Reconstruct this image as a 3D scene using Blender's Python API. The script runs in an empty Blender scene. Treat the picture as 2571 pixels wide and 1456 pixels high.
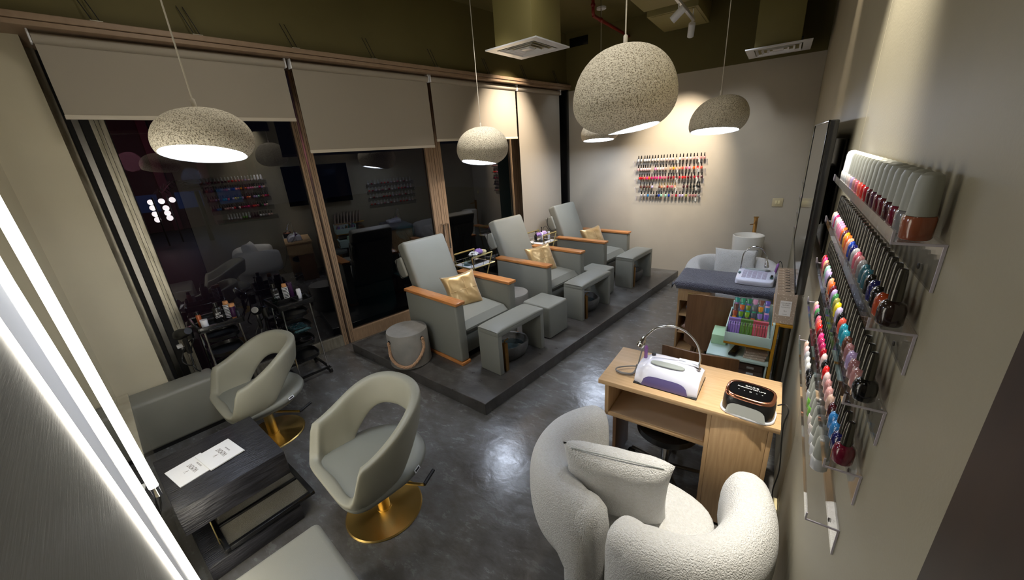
import bpy, bmesh, math, random
from math import sin, cos, pi, radians as rad
from mathutils import Vector, Matrix
random.seed(7)
SC = bpy.context.scene
COL = SC.collection
D = rad(8.2)            # heading of the window side of the room
WA = rad(12.6)          # heading of the glass line
def UV(a, b, z=0.0):    # window-side frame -> world
    return Vector((a*cos(D)+b*sin(D), -a*sin(D)+b*cos(D), z))

# ------------------------------------------------------------------ camera, world, lights
cam_d = bpy.data.cameras.new('camera'); cam = bpy.data.objects.new('camera', cam_d); COL.objects.link(cam)
cam_d.sensor_width = 36.0; cam_d.lens = 36.0*955.4/2571.0; cam_d.clip_start = 0.02; cam_d.clip_end = 200
R = Matrix.Rotation(rad(34.96), 3, 'Z') @ Matrix.Rotation(-rad(19.77), 3, 'X') @ Matrix.Rotation(rad(4.04), 3, 'Y')
cx, cy, cz = R @ Vector((1, 0, 0)), R @ Vector((0, 0, 1)), R @ Vector((0, -1, 0))
cam.matrix_world = Matrix(((cx[0], cy[0], cz[0], 0), (cx[1], cy[1], cz[1], 0), (cx[2], cy[2], cz[2], 2.05), (0, 0, 0, 1)))
SC.camera = cam
SC.view_settings.view_transform = 'Standard'; SC.view_settings.look = 'None'
SC.view_settings.gamma = 1.0; SC.view_settings.use_curve_mapping = False
SC.view_settings.exposure = 0.0
SC.cycles.transparent_max_bounces = 32; SC.cycles.max_bounces = 12; SC.cycles.sample_clamp_indirect = 6
w = bpy.data.worlds.new('night'); SC.world = w; w.use_nodes = True
w.node_tree.nodes['Background'].inputs[0].default_value = (0.010, 0.013, 0.024, 1)
w.node_tree.nodes['Background'].inputs[1].default_value = 0.6

def spot(name, loc, to, power, size, blend=0.6, color=(1, .86, .68), radius=0.03):
    l = bpy.data.lights.new(name, 'SPOT'); l.energy = power; l.spot_size = rad(size); l.spot_blend = blend
    l.color = color; l.shadow_soft_size = radius
    o = bpy.data.objects.new(name, l); COL.objects.link(o); o.location = loc
    o.rotation_euler = (Vector(to)-Vector(loc)).to_track_quat('-Z', 'Y').to_euler()
    return o
def area(name, loc, to, power, size, color=(1, .95, .88)):
    l = bpy.data.lights.new(name, 'AREA'); l.energy = power; l.size = size; l.color = color; l.shape = 'DISK'
    o = bpy.data.objects.new(name, l); COL.objects.link(o); o.location = loc
    o.rotation_euler = (Vector(to)-Vector(loc)).to_track_quat('-Z', 'Y').to_euler()
    return o
WARM = (1, .84, .66)
spot('spot_back_rack', (-1.03, 5.30, 3.08), (-1.30, 6.25, 1.80), 300, 62, .9, WARM)
spot('spot_blind', UV(-3.05, 4.3, 3.50), UV(-3.9, 4.30, 2.10), 420, 66, 1.0, WARM)
spot('spot_blind_far', UV(-3.3, 5.4, 3.4), UV(-3.9, 5.45, 2.0), 9, 60, .9, (.8, .9, 1))
spot('spot_right_wall', (.03, 1.66, 3.45), (.205, 1.66, 1.9), 520, 46, .9, (1, .93, .80))
spot('spot_right_wall_far', (.10, 3.15, 3.62), (.235, 3.17, 2.6), 110, 26, .9, WARM)
spot('spot_desk', (-.72, 1.45, 3.66), (-.62, 2.0, 2.2), 50, 34, .9, (1, .95, .87))
spot('fill_spot_chairs', (-2.15, 3.0, 3.66), (-2.9, 3.4, .6), 150, 62, 1.0, (1, .94, .86), .05)  # added fill to brighten the pedicure chairs, not a real fitting
spot('fill_spot_chairs_far', (-1.9, 4.75, 3.66), (-2.5, 5.5, .7), 105, 62, 1.0, (.93, .96, 1), .05)  # added fill for the far chairs, no fitting stands for it
spot('fill_spot_basin', (-.75, 5.0, 3.38), (-.5, 6.25, .9), 75, 70, 1.0, (.93, .96, 1), .05)  # added cool fill to lift the lower back wall
area('fill_light_rear', (-1.2, -.9, 3.5), (-1.2, -.7, 0), 9, .5, (1, .95, .86))  # added fill for the unseen room behind the camera
area('fill_light_mid', (-1.5, 3.0, 3.6), (-1.5, 3.0, 0), 6, .6, (1, .94, .84))  # added overhead fill for the middle of the room
area('fill_light_window', tuple(UV(-2.4, .9, 3.6)), tuple(UV(-2.6, .9, 0)), 9, .5, (1, .94, .84))  # added overhead fill for the window side and its trolleys

# ------------------------------------------------------------------ materials
def lin(c):
    return tuple(((x/255.0)/12.92 if x/255.0 <= .04045 else ((x/255.0+.055)/1.055)**2.4) for x in c)+(1,)
MATS = {}
def mat(name, c=(200, 200, 200), r=.5, metal=0.0, coat=0.0, sheen=0.0, var=None, vscale=8.0, vstretch=(1, 1, 1),
        bump=0.0, bscale=60.0, bstretch=(1, 1, 1), rvar=0.0, emit=0.0, aniso=0.0, detail=4, spec=.5, vor=False, ecol=None, thresh=None):
    if name in MATS: return MATS[name]
    m = bpy.data.materials.new(name); m.use_nodes = True; nt = m.node_tree; N = nt.nodes; L = nt.links
    b = N['Principled BSDF']; b.inputs['Base Color'].default_value = lin(c); b.inputs['Roughness'].default_value = r
    b.inputs['Metallic'].default_value = metal; b.inputs['Coat Weight'].default_value = coat; b.inputs['Coat Roughness'].default_value = .08
    b.inputs['Sheen Weight'].default_value = sheen; b.inputs['Specular IOR Level'].default_value = spec
    if aniso: b.inputs['Anisotropic'].default_value = aniso
    if emit:
        b.inputs['Emission Color'].default_value = lin(ecol or c); b.inputs['Emission Strength'].default_value = emit
    if var or bump or rvar:
        tc = N.new('ShaderNodeTexCoord')
        def noise(scale, st, det):
            mp = N.new('ShaderNodeMapping'); mp.inputs['Scale'].default_value = st; L.new(tc.outputs['Object'], mp.inputs['Vector'])
            if vor and det is None:
                n = N.new('ShaderNodeTexVoronoi'); n.inputs['Scale'].default_value = scale; L.new(mp.outputs[0], n.inputs['Vector']); return n.outputs['Distance']
            n = N.new('ShaderNodeTexNoise'); n.inputs['Scale'].default_value = scale; n.inputs['Detail'].default_value = det or 3
            L.new(mp.outputs[0], n.inputs['Vector']); return n.outputs['Fac']
        if var or rvar:
            f = noise(vscale, vstretch, detail)
            if var:
                cr = N.new('ShaderNodeValToRGB'); lo, hi = thresh or (.32, .68)
                cr.color_ramp.elements[0].position = lo; cr.color_ramp.elements[1].position = hi
                cr.color_ramp.elements[0].color = lin(c); cr.color_ramp.elements[1].color = lin(var)
                L.new(f, cr.inputs[0]); L.new(cr.outputs[0], b.inputs['Base Color'])
            if rvar:
                mr = N.new('ShaderNodeMapRange'); mr.inputs[3].default_value = max(.02, r-rvar); mr.inputs[4].default_value = r+rvar
                L.new(f, mr.inputs[0]); L.new(mr.outputs[0], b.inputs['Roughness'])
        if bump:
            bp = N.new('ShaderNodeBump'); bp.inputs['Strength'].default_value = bump; bp.inputs['Distance'].default_value = .01
            L.new(noise(bscale, bstretch, None), bp.inputs['Height']); L.new(bp.outputs[0], b.inputs['Normal'])
    MATS[name] = m; return m
def glassy(name, tint=(235, 235, 235), refl=1.0, rough=0.0, ior=1.5, alpha_tint=1.0, thin=True):
    if name in MATS: return MATS[name]
    m = bpy.data.materials.new(name); m.use_nodes = True; nt = m.node_tree; N = nt.nodes; L = nt.links
    for n in list(N): N.remove(n)
    o = N.new('ShaderNodeOutputMaterial'); t = N.new('ShaderNodeBsdfTransparent'); t.inputs[0].default_value = lin(tint)
    g = N.new('ShaderNodeBsdfGlossy'); g.inputs['Roughness'].default_value = rough; g.inputs['Color'].default_value = (refl, refl, refl, 1)
    f0 = ((ior-1)/(ior+1))**2
    lw = N.new('ShaderNodeLayerWeight'); lw.inputs[0].default_value = .5
    pw = N.new('ShaderNodeMath'); pw.operation = 'POWER'; L.new(lw.outputs['Facing'], pw.inputs[0]); pw.inputs[1].default_value = 5
    fr = N.new('ShaderNodeMath'); fr.operation = 'MULTIPLY_ADD'; L.new(pw.outputs[0], fr.inputs[0]); fr.inputs[1].default_value = 1-f0; fr.inputs[2].default_value = f0
    mx = N.new('ShaderNodeMixShader'); L.new(fr.outputs[0], mx.inputs[0]); L.new(t.outputs[0], mx.inputs[1]); L.new(g.outputs[0], mx.inputs[2])
    L.new(mx.outputs[0], o.inputs[0]); MATS[name] = m; return m

M_wall = mat('wall_plaster', (184, 176, 160), .55, var=(178, 170, 155), vscale=3, bump=.05, bscale=140)
M_wallr = mat('wall_plaster_right', (160, 153, 131), .55, var=(155, 148, 127), vscale=2.5, bump=.05, bscale=140)
M_pier = mat('pier_plaster', (205, 197, 172), .5, var=(198, 190, 166), vscale=2.5, bump=.04, bscale=120)
M_olive = mat('olive_paint', (92, 84, 44), .7, var=(98, 90, 49), vscale=2, bump=.04, bscale=80)
M_olive2 = mat('olive_paint_light', (134, 125, 76), .6, var=(128, 119, 72), vscale=2)
M_header = mat('header_wood', (150, 126, 102), .5, var=(140, 117, 94), vscale=4, vstretch=(1, 6, 6))
M_blind = mat('blind_fabric', (160, 152, 139), .85, bump=.10, bscale=420)
M_blindbar = mat('blind_bar', (205, 196, 180), .5)
M_frame = mat('frame_bronze', (190, 160, 130), .36, metal=.3, var=(170, 142, 114), vscale=9, vstretch=(8, 8, 1))
M_frame2 = mat('frame_steel', (186, 180, 164), .32, metal=.5, var=(146, 140, 122), vscale=7, vstretch=(6, 6, 1))
M_black = mat('black_gloss', (10, 10, 11), .18)
M_blackm = mat('black_matte', (14, 14, 15), .55)
M_blackp = mat('black_plastic', (16, 16, 17), .3, coat=.3)
M_rubber = mat('dark_seal', (18, 17, 16), .7)
M_chrome = mat('chrome', (205, 205, 205), .14, metal=1)
M_steel = mat('brushed_steel', (120, 118, 114), .3, metal=1, bump=.05, bscale=200, bstretch=(1, 1, .02))
M_leather = mat('grey_leather', (133, 134, 126), .48, bump=.06, bscale=320, var=(129, 130, 122), vscale=3)
M_leatherd = mat('grey_leather_base', (114, 115, 107), .55, bump=.06, bscale=320)
M_shell = mat('chair_shell', (148, 146, 130), .48, bump=.05, bscale=300, var=(143, 141, 126), vscale=4)
M_seatpad = mat('chair_seat', (126, 127, 118), .45)
M_bench = mat('bench_leather', (136, 135, 125), .42, bump=.05, bscale=260, var=(132, 131, 121), vscale=3)
M_plank = mat('orange_wood', (206, 142, 82), .32, coat=.3, var=(180, 112, 58), vscale=7, vstretch=(1.2, 14, 14), detail=6)
M_oak = mat('light_oak', (206, 172, 130), .42, var=(192, 157, 114), vscale=6, vstretch=(1, 12, 12), bump=.03, bscale=90, bstretch=(1, 12, 12), detail=6)
M_oakv = mat('light_oak_upright', (198, 164, 122), .42, var=(180, 146, 104), vscale=6, vstretch=(14, 14, 1), bump=.03, bscale=90, bstretch=(12, 12, 1), detail=6)
M_brown = mat('brown_plywood', (116, 84, 56), .42, var=(100, 71, 46), vscale=5, vstretch=(10, 10, 1), detail=5)
M_ebony = mat('black_oak', (54, 54, 60), .36, var=(22, 22, 26), vscale=7, vstretch=(16, 1, 6), bump=.6, bscale=13, bstretch=(14, 1, 6), detail=7)
M_brass = mat('brushed_brass', (226, 192, 116), .30, metal=1, aniso=.8)
_nt = M_brass.node_tree; _tg = _nt.nodes.new('ShaderNodeTangent'); _tg.direction_type = 'RADIAL'; _tg.axis = 'Z'
_nt.links.new(_tg.outputs[0], _nt.nodes['Principled BSDF'].inputs['Tangent'])
M_gold = mat('gold_frame', (186, 168, 112), .3, metal=.85)
M_tapbrass = mat('aged_brass', (150, 112, 62), .35, metal=.9)
M_satin = mat('gold_satin', (222, 190, 134), .34, metal=.4, sheen=.5, bump=.12, bscale=14, var=(188, 152, 96), vscale=6)
M_boucle = mat('boucle_fabric', (228, 228, 226), .95, sheen=.3, bump=1.0, bscale=190, var=(218, 217, 213), vscale=90)
M_concrete = mat('cast_concrete', (142, 138, 132), .7, var=(118, 116, 111), vscale=5, bump=.12, bscale=40, detail=7)
M_rope = mat('jute_rope', (178, 142, 112), .85, bump=.4, bscale=180)
M_stone = mat('speckled_shade', (232, 224, 204), .85, var=(128, 116, 90), vscale=190, detail=5, thresh=(.47, .64), bump=.5, bscale=120)
M_inner = mat('shade_lining', (240, 240, 240), .6)
M_cord = mat('lamp_cord', (198, 192, 178), .5)
M_glow = mat('lamp_diffuser', (235, 242, 255), .5, emit=40.0, ecol=(222, 234, 255))
M_led = mat('led_tube', (255, 253, 244), .5, emit=15.0, ecol=(255, 248, 232))
M_white = mat('white_plastic', (232, 234, 240), .28, coat=.4)
M_cool = mat('machine_shell', (222, 224, 240), .22, coat=.6)
M_paper = mat('paper', (236, 236, 236), .6)
M_ink = mat('grey_ink', (96, 90, 84), .6)
M_mint = mat('mint_paint', (196, 222, 216), .4)
M_mint2 = mat('green_card', (186, 224, 184), .5)
M_mustard = mat('mustard_frame', (186, 136, 30), .45)
M_towel = mat('slate_towel', (84, 84, 98), .95, sheen=.4, bump=.9, bscale=120, vor=True, var=(70, 70, 84), vscale=14)
M_purpleg = mat('purple_glass', (134, 84, 150), .1, coat=.5)
M_violet = mat('violet_window', (96, 86, 142), .3, coat=.3)
M_foam = mat('grey_pad', (158, 164, 160), .7)
M_rose = mat('rose_gold', (214, 148, 118), .16, metal=1)
M_cer = mat('ceramic', (222, 220, 212), .18, coat=.5)
M_kraft = mat('kraft_packet', (176, 160, 144), .55, var=(214, 204, 190), vscale=110, thresh=(.60, .64), detail=2)
M_red = mat('red_pipe', (120, 22, 20), .35)
M_acry = glassy('clear_acrylic', (250, 250, 251), .8, .03, 1.4)
M_acryedge = mat('acrylic_edge_highlight', (206, 200, 212), .35, coat=.2)
M_pane = glassy('window_glass', (160, 160, 168), .95, 0.0, 1.85)
M_glassb = glassy('bottle_glass', (190, 205, 205), .9, .02, 1.5)
M_mirror = mat('mirror_glass', (196, 196, 192), .015, metal=1)
M_glossconc = mat('glossy_microcement', (196, 187, 162), .2, var=(172, 163, 140), vscale=7, bump=.06, bscale=30, coat=.8, detail=7)
M_mirrorgrey = mat('mirror_reflection_grey', (112, 109, 100), .45, bump=.10, bscale=160, bstretch=(.05, .05, 1.0))
M_dooredge = mat('dark_brown_jamb', (58, 42, 32), .5, var=(50, 36, 28), vscale=4, vstretch=(6, 6, 1))
M_teal = mat('teal_lit_paving', (34, 62, 58), .6, var=(28, 50, 48), vscale=5)  # teal light outside is put into the paving colour
M_grass = mat('blade_green', (34, 44, 22), .6)
M_planter = mat('dark_planter', (38, 40, 42), .6)
M_water = glassy('clear_water', (170, 190, 195), .9, 0, 1.6)

def make_floor(name, a, b, c, r0, r1, bs):
    m = bpy.data.materials.new(name); m.use_nodes = True; nt = m.node_tree; N = nt.nodes; L = nt.links; bs_ = N['Principled BSDF']
    tc = N.new('ShaderNodeTexCoord')
    def nz(scale, det, rough=.6, dist=0.0, st=(1, 1, 1), rot=0):
        mp = N.new('ShaderNodeMapping'); mp.inputs['Scale'].default_value = st; mp.inputs['Rotation'].default_value = (0, 0, rot); L.new(tc.outputs['Object'], mp.inputs['Vector'])
        n = N.new('ShaderNodeTexNoise'); n.inputs['Scale'].default_value = scale; n.inputs['Detail'].default_value = det
        n.inputs['Roughness'].default_value = rough; n.inputs['Distortion'].default_value = dist; L.new(mp.outputs[0], n.inputs['Vector']); return n.outputs['Fac']
    n1 = nz(1.3, 10, .66, .25); n2 = nz(4.0, 12, .76, .2, (1, 2.4, 1), -.62)
    mx = N.new('ShaderNodeMath'); mx.operation = 'MULTIPLY_ADD'; L.new(n2, mx.inputs[0]); mx.inputs[1].default_value = .5
    h = N.new('ShaderNodeMath'); h.operation = 'MULTIPLY'; L.new(n1, h.inputs[0]); h.inputs[1].default_value = .55; L.new(h.outputs[0], mx.inputs[2])
    cr = N.new('ShaderNodeValToRGB'); e = cr.color_ramp.elements; e[0].position = .40; e[0].color = lin(a); e[1].position = .64; e[1].color = lin(c)
    k = e.new(.52); k.color = lin(b); L.new(mx.outputs[0], cr.inputs[0]); L.new(cr.outputs[0], bs_.inputs['Base Color'])
    mr = N.new('ShaderNodeMapRange'); mr.inputs[1].default_value = .35; mr.inputs[2].default_value = .68; mr.inputs[3].default_value = r0; mr.inputs[4].default_value = r1
    L.new(n2, mr.inputs[0]); L.new(mr.outputs[0], bs_.inputs['Roughness'])
    bp = N.new('ShaderNodeBump'); bp.inputs['Strength'].default_value = bs; bp.inputs['Distance'].default_value = .012
    L.new(nz(11, 6, .55, .4), bp.inputs['Height']); L.new(bp.outputs[0], bs_.inputs['Normal'])
    bs_.inputs['Coat Weight'].default_value = .25; bs_.inputs['Coat Roughness'].default_value = .2
    return m
M_floor = make_floor('polished_concrete_floor', (78, 74, 70), (97, 95, 92), (118, 119, 120), .15, .33, .22)
M_plat = make_floor('platform_concrete', (56, 53, 50), (74, 71, 68), (98, 98, 96), .26, .48, .22)

# ------------------------------------------------------------------ geometry helpers
class G:
    def __init__(s): s.v = []; s.f = []
    def add(s, vs, fs, M=None):
        n = len(s.v)
        s.v += [tuple(M @ Vector(p)) if M else tuple(p) for p in vs]
        s.f += [tuple(i+n for i in f) for f in fs]; return s
    def box(s, x0, x1, y0, y1, z0, z1, bev=0.0, seg=2, M=None):
        if bev <= 0:
            vs = [(x, y, z) for z in (z0, z1) for y in (y0, y1) for x in (x0, x1)]
            return s.add(vs, [(0, 2, 3, 1), (4, 5, 7, 6), (0, 1, 5, 4), (2, 6, 7, 3), (0, 4, 6, 2), (1, 3, 7, 5)], M)
        bm = bmesh.new(); bmesh.ops.create_cube(bm, size=1)
        for q in bm.verts: q.co = Vector(((q.co.x+.5)*(x1-x0)+x0, (q.co.y+.5)*(y1-y0)+y0, (q.co.z+.5)*(z1-z0)+z0))
        bmesh.ops.bevel(bm, geom=list(bm.edges), offset=min(bev, .49*min(x1-x0, y1-y0, z1-z0)), segments=seg, affect='EDGES', profile=.5)
        bm.verts.index_update(); vs = [tuple(q.co) for q in bm.verts]; fs = [tuple(q.index for q in f.verts) for f in bm.faces]; bm.free()
        return s.add(vs, fs, M)
    def loft(s, rings, closed=False, caps=True, M=None):
        n = len(rings[0]); k = len(rings); vs = [p for r in rings for p in r]; fs = []
        for i in range(k if closed else k-1):
            a, b = i*n, ((i+1) % k)*n
            for j in range(n): fs.append((a+j, a+(j+1) % n, b+(j+1) % n, b+j))
        if caps and not closed: fs += [tuple(range(n-1, -1, -1)), tuple(range((k-1)*n, k*n))]
        return s.add(vs, fs, M)
    def lathe(s, prof, n=24, M=None, caps=True):
        return s.loft([[(r*cos(2*pi*j/n), r*sin(2*pi*j/n), z) for j in range(n)] for r, z in prof], caps=caps, M=M)
    def tube(s, pts, r, n=8, closed=False, M=None, caps=True):
        pts = [Vector(p) for p in pts]; rings = []; up = None; k = len(pts)
        for i, p in enumerate(pts):
            t = (pts[(i+1) % k]-pts[i-1]) if closed else (pts[min(i+1, k-1)]-pts[max(i-1, 0)])
            t.normalize()
            if up is None:
                up = Vector((0, 0, 1)) if abs(t.z) < .9 else Vector((1, 0, 0))
            a = t.cross(up)
            if a.length < 1e-5: a = t.cross(Vector((0, 1, 0)))
            a.normalize(); up = a.cross(t).normalized()
            rr = r[i] if isinstance(r, (list, tuple)) else r
            rings.append([tuple(p+a*(rr*cos(2*pi*j/n))+up*(rr*sin(2*pi*j/n))) for j in range(n)])
        return s.loft(rings, closed=closed, caps=caps, M=M)
    def prism(s, poly, z0, z1, M=None):
        n = len(poly)
        return s.loft([[(x, y, z0) for x, y in poly], [(x, y, z1) for x, y in poly]], M=M)
    def sphere(s, c, r, n=14, m=9, sc=(1, 1, 1), M=None):
        rings = []
        for i in range(m+1):
            a = pi*i/m; rr = max(sin(a), 1e-3)
            rings.append([(c[0]+r*sc[0]*rr*cos(2*pi*j/n), c[1]+r*sc[1]*rr*sin(2*pi*j/n), c[2]-r*sc[2]*cos(a)) for j in range(n)])
        return s.loft(rings, M=M)
def mesh(name, g, m, smooth=True, ang=38):
    me = bpy.data.meshes.new(name); me.from_pydata(g.v, [], g.f)
    bm = bmesh.new(); bm.from_mesh(me); bmesh.ops.recalc_face_normals(bm, faces=bm.faces); bm.to_mesh(me); bm.free()
    if smooth:
        me.shade_smooth(); me.set_sharp_from_angle(angle=rad(ang))
    if m: me.materials.append(m)
    return me
def obj(name, g, m, parent=None, smooth=True, ang=38, loc=None, rz=0.0, label=None):
    me = mesh(name, g, m, smooth, ang); o = bpy.data.objects.new(name, me); COL.objects.link(o)
    if parent: o.parent = parent
    if loc is not None: o.location = loc
    if rz: o.rotation_euler = (0, 0, rz)
    if label: o['label'] = label
    return o
def tag(o, label, cat, group=None):
    o['label'] = label; o['category'] = cat
    if group: o['group'] = group
    return o
def thing(name, label, cat, loc=(0, 0, 0), rz=0.0, group=None, sc=None):
    o = bpy.data.objects.new(name, None); COL.objects.link(o); o.empty_display_size = .05
    o.location = loc; o.rotation_euler = (0, 0, rz)
    if sc: o.scale = sc
    return tag(o, label, cat, group)
def struct(name, g, m, parent=None, loc=None, rz=0, smooth=False, label=None):
    o = obj(name, g, m, parent, smooth=smooth, loc=loc, rz=rz)
    o['kind'] = 'structure'
    if label: o['label'] = label
    return o
KIDS = {}
def dup(root, loc=None, rz=None, label=None, group=None, scale=None):
    r = root.copy(); COL.objects.link(r)
    if loc is not None: r.location = loc
    if rz is not None: r.rotation_euler = (0, 0, rz)
    if scale is not None: r.scale = scale
    if label: r['label'] = label
    if group: r['group'] = group
    for ch in KIDS.get(root.name) or [c for c in COL.objects if c.parent == root]:
        c = ch.copy(); COL.objects.link(c); c.parent = r
        for g2 in [q for q in COL.objects if q.parent == ch]:
            d = g2.copy(); COL.objects.link(d); d.parent = c
    return r
def recolor(o, m):
    o.material_slots[0].link = 'OBJECT'; o.material_slots[0].material = m
def text(s, size, m, parent, loc, rot=(0, 0, 0), name='lettering', ext=.0003, sx=1.0, align='CENTER', space=1.0):
    c = bpy.data.curves.new(name, 'FONT'); c.body = s; c.size = size; c.extrude = ext; c.align_x = align; c.align_y = 'CENTER'
    c.space_character = space; c.materials.append(m); c.resolution_u = 3
    tmp = bpy.data.objects.new(name, c); COL.objects.link(tmp); bpy.context.view_layer.update()
    me = bpy.data.meshes.new_from_object(tmp.evaluated_get(bpy.context.evaluated_depsgraph_get())); bpy.data.objects.remove(tmp); bpy.data.curves.remove(c)
    me.materials.clear(); me.materials.append(m)
    o = bpy.data.objects.new(name, me); COL.objects.link(o); o.parent = parent; o.location = loc; o.rotation_euler = rot; o.scale = (sx, 1, 1)
    return o
def srect(hx, hy, n=24, e=4.0):   # super-ellipse outline
    out = []
    for j in range(n):
        a = 2*pi*j/n; c, q = cos(a), sin(a)
        out.append((hx*math.copysign(abs(c)**(2/e), c), hy*math.copysign(abs(q)**(2/e), q)))
    return out
def smooth_path(P, k=6, closed=False):
    P = [Vector(p) for p in P]; n = len(P); out = []
    rng = range(n) if closed else range(n-1)
    for i in rng:
        if closed: a, b, c, d = P[i-1], P[i], P[(i+1) % n], P[(i+2) % n]
        else: a, b, c, d = P[max(i-1, 0)], P[i], P[i+1], P[min(i+2, n-1)]
        for j in range(k):
            t = j/k
            out.append(.5*((2*b)+(c-a)*t+(2*a-5*b+4*c-d)*t*t+(3*b-a-3*c+d)*t**3))
    if not closed: out.append(P[-1].copy())
    return out
ORD = ['first', 'second', 'third', 'fourth', 'fifth', 'sixth', 'seventh', 'eighth', 'ninth', 'tenth', 'eleventh', 'twelfth', 'thirteenth',
       'fourteenth', 'fifteenth', 'sixteenth', 'seventeenth', 'eighteenth', 'nineteenth', 'twentieth', 'twenty-first', 'twenty-second',
       'twenty-third', 'twenty-fourth', 'twenty-fifth', 'twenty-sixth', 'twenty-seventh', 'twenty-eighth', 'twenty-ninth', 'thirtieth']
#@@STRUCTURE
# ------------------------------------------------------------------ structure
OW = UV(-4.40, 1.3, 0)
def WL(s, n=0.0, z=0.0):
    return Vector((OW.x+s*sin(WA)+n*cos(WA), OW.y+s*cos(WA)-n*sin(WA), z))
def xy(v): return (v[0], v[1])
RWX, RWS = .212, .0115
def rwx(y): return RWX+RWS*y
struct('floor', G().prism([xy(WL(-2.2, -.03)), xy(WL(5.5, -.03)), (.45, 6.5), (.45, -2.4), (-4.95, -2.4)], -.12, 0), M_floor)
struct('ceiling', G().box(-5.4, .5, -2.4, 7.2, 3.72, 3.85), M_olive)
wb = struct('wall_back', G().box(-4.5, .45, 6.25, 6.42, 0, 2.92), M_wall)
struct('upper_band', G().box(-4.5, .45, 6.249, 6.42, 2.92, 3.72), M_olive, wb)
wr = struct('wall_right', G().box(.004, .16, .48, 6.3, 0, 3.72), M_wallr, None, (RWX, 0, 0), -math.atan(RWS))
struct('wall_panel', G().box(0, .005, .48, 1.936, 0, 3.72, .0012, 1), M_wallr, wr)
struct('wall_panel', G().box(0, .005, 1.940, 6.24, 0, 3.72, .0012, 1), M_wallr, wr)
struct('trim_1', G().box(.19, .42, -.62, .478, 0, 3.72, .004), M_dooredge, label='dark brown jamb at the near end of the right wall')
struct('wall_right_rear', G().box(.24, .42, -2.4, -.62, 0, 3.72), M_wallr)
struct('wall_rear', G().box(-5.0, .42, -2.5, -2.4, 0, 3.72), M_wall)
struct('wall_left_rear', G().box(-5.05, -4.95, -2.4, -.1, 0, 3.72), M_wall)
struct('wall_near', G().box(-4.5, -.62, -.42, -.262, 0, 3.72), M_glossconc, None, (0, 0, 0), -D)
struct('baseboard_near', G().box(-4.05, -1.93, -.264, -.196, 0, .47, .004), M_glossconc, None, (0, 0, 0), -D, label='low microcement plinth below the leaning mirrors')
struct('wall_left', G().box(-4.50, -4.06, -.262, .048, 0, 2.94), M_pier, None, (0, 0, 0), -D)
struct('wall_window_upper', G().box(-4.62, -3.875, -.24, 6.75, 3.0, 3.72), M_olive, None, (0, 0, 0), -D)
hd = struct('trim_2', G().box(-4.56, -3.80, -.24, 6.16, 2.968, 3.004, .004), M_header, None, (0, 0, 0), -D, label='long wooden header beam over the blinds')
struct('lower_fascia', G().box(-4.56, -3.812, -.24, 6.16, 2.937, 2.966, .003), M_header, hd)
struct('trim_3', G().box(-3.22, -2.985, 6.19, 6.248, 0, 2.936, .002), M_black, label='black strip added for the dark gap beside the back wall')  # black strip put in where the open gap only looks dark
pc = [UV(-2.024, 1.735), UV(-2.024, 6.02), Vector((-1.16, 6.248, 0)), Vector((-3.02, 6.248, 0)), UV(-3.95, 6.1), UV(-4.08, 1.60)]
pc = [UV(-2.024, 1.735), UV(-2.024, 6.0)+Vector((.036, .245, 0)), UV(-3.93, 6.0)+Vector((0, .1, 0)), UV(-4.08, 1.60)]
pc[1].y = 6.249; pc[2].y = min(pc[2].y, 6.249)
pm = struct('platform', G().prism([xy(p) for p in pc], 0, .11), M_plat)
bv = pm.modifiers.new('bevel', 'BEVEL'); bv.width = .006; bv.segments = 2
struct('baseboard_window', G().box(-.3, .02, -1.0, .32, 0, .012), M_frame2, None, OW, -WA)

def leaf(name, s0, s1, z0, z1, m, stile, kids=(), hinge=None, top=2.95):
    e = bpy.data.objects.new(name, None); COL.objects.link(e); e.location = OW; e.rotation_euler = (0, 0, -WA); e['kind'] = 'structure'
    a, b = stile
    struct('stile', G().box(-.05, .03, s0, s0+a, 0, top, .003), m, e)
    struct('stile', G().box(-.05, .03, s1-b, s1, 0, top, .003), m, e)
    for q in (.35, .62): struct('groove', G().box(.0295, .0306, s1-b*q-.0015, s1-b*q+.0015, 0, top).box(.0295, .0306, s0+a*q-.0015, s0+a*q+.0015, 0, top), M_rubber, e)
    struct('bottom_rail', G().box(-.048, .028, s0+a, s1-b, 0, z0, .003), m, e)
    struct('top_rail', G().box(-.048, .028, s0+a, s1-b, z1, top, .003), m, e)
    p = struct('glass_pane', G().box(-.014, -.008, s0+a-.002, s1-b+.002, z0-.004, z1+.004), M_pane, e)
    struct('gasket', G().box(-.02, -.002, s0+a, s0+a+.006, z0, z1), M_rubber, e)
    struct('gasket', G().box(-.02, -.002, s1-b-.006, s1-b, z0, z1), M_rubber, e)
    return e
w1 = leaf('window_1', -1.08, .375, .13, 2.80, M_frame2, (.085, .05))
recolor([c for c in w1.children if c.name.startswith('stile')][1], M_frame)
struct('jamb', G().box(-.05, .10, -1.36, -1.20, 0, 2.94, .003), M_frame2, w1)
struct('brush_seal', G().box(-.05, .05, -1.20, -1.17, 0, 2.94), M_rubber, w1)
struct('guide_rail', G().box(-.05, .07, -1.17, -1.13, 0, 2.94, .003), M_steel, w1)
struct('brush_seal', G().box(-.05, .04, -1.13, -1.08, 0, 2.94), M_rubber, w1)
struct('guide_cable', G().tube([(.045, .39, .12), (.045, .39, 2.8)], .0025, 6), M_chrome, w1)
d1 = leaf('door_1', .40, 1.915, .15, 2.80, M_frame, (.06, .115))
d2 = leaf('door_2', 1.921, 3.33, .15, 2.80, M_frame, (.115, .03))
struct('meeting_seal', G().box(-.045, .02, 1.915, 1.921, 0, 2.94), M_rubber, d1)
for dd, s in ((d1, 1.895), (d2, 1.965)):
    struct('door_handle', G().tube([(.03, s, .86), (.085, s, .86), (.085, s, 1.20), (.03, s, 1.20)], .011, 8), M_chrome, dd)
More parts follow.
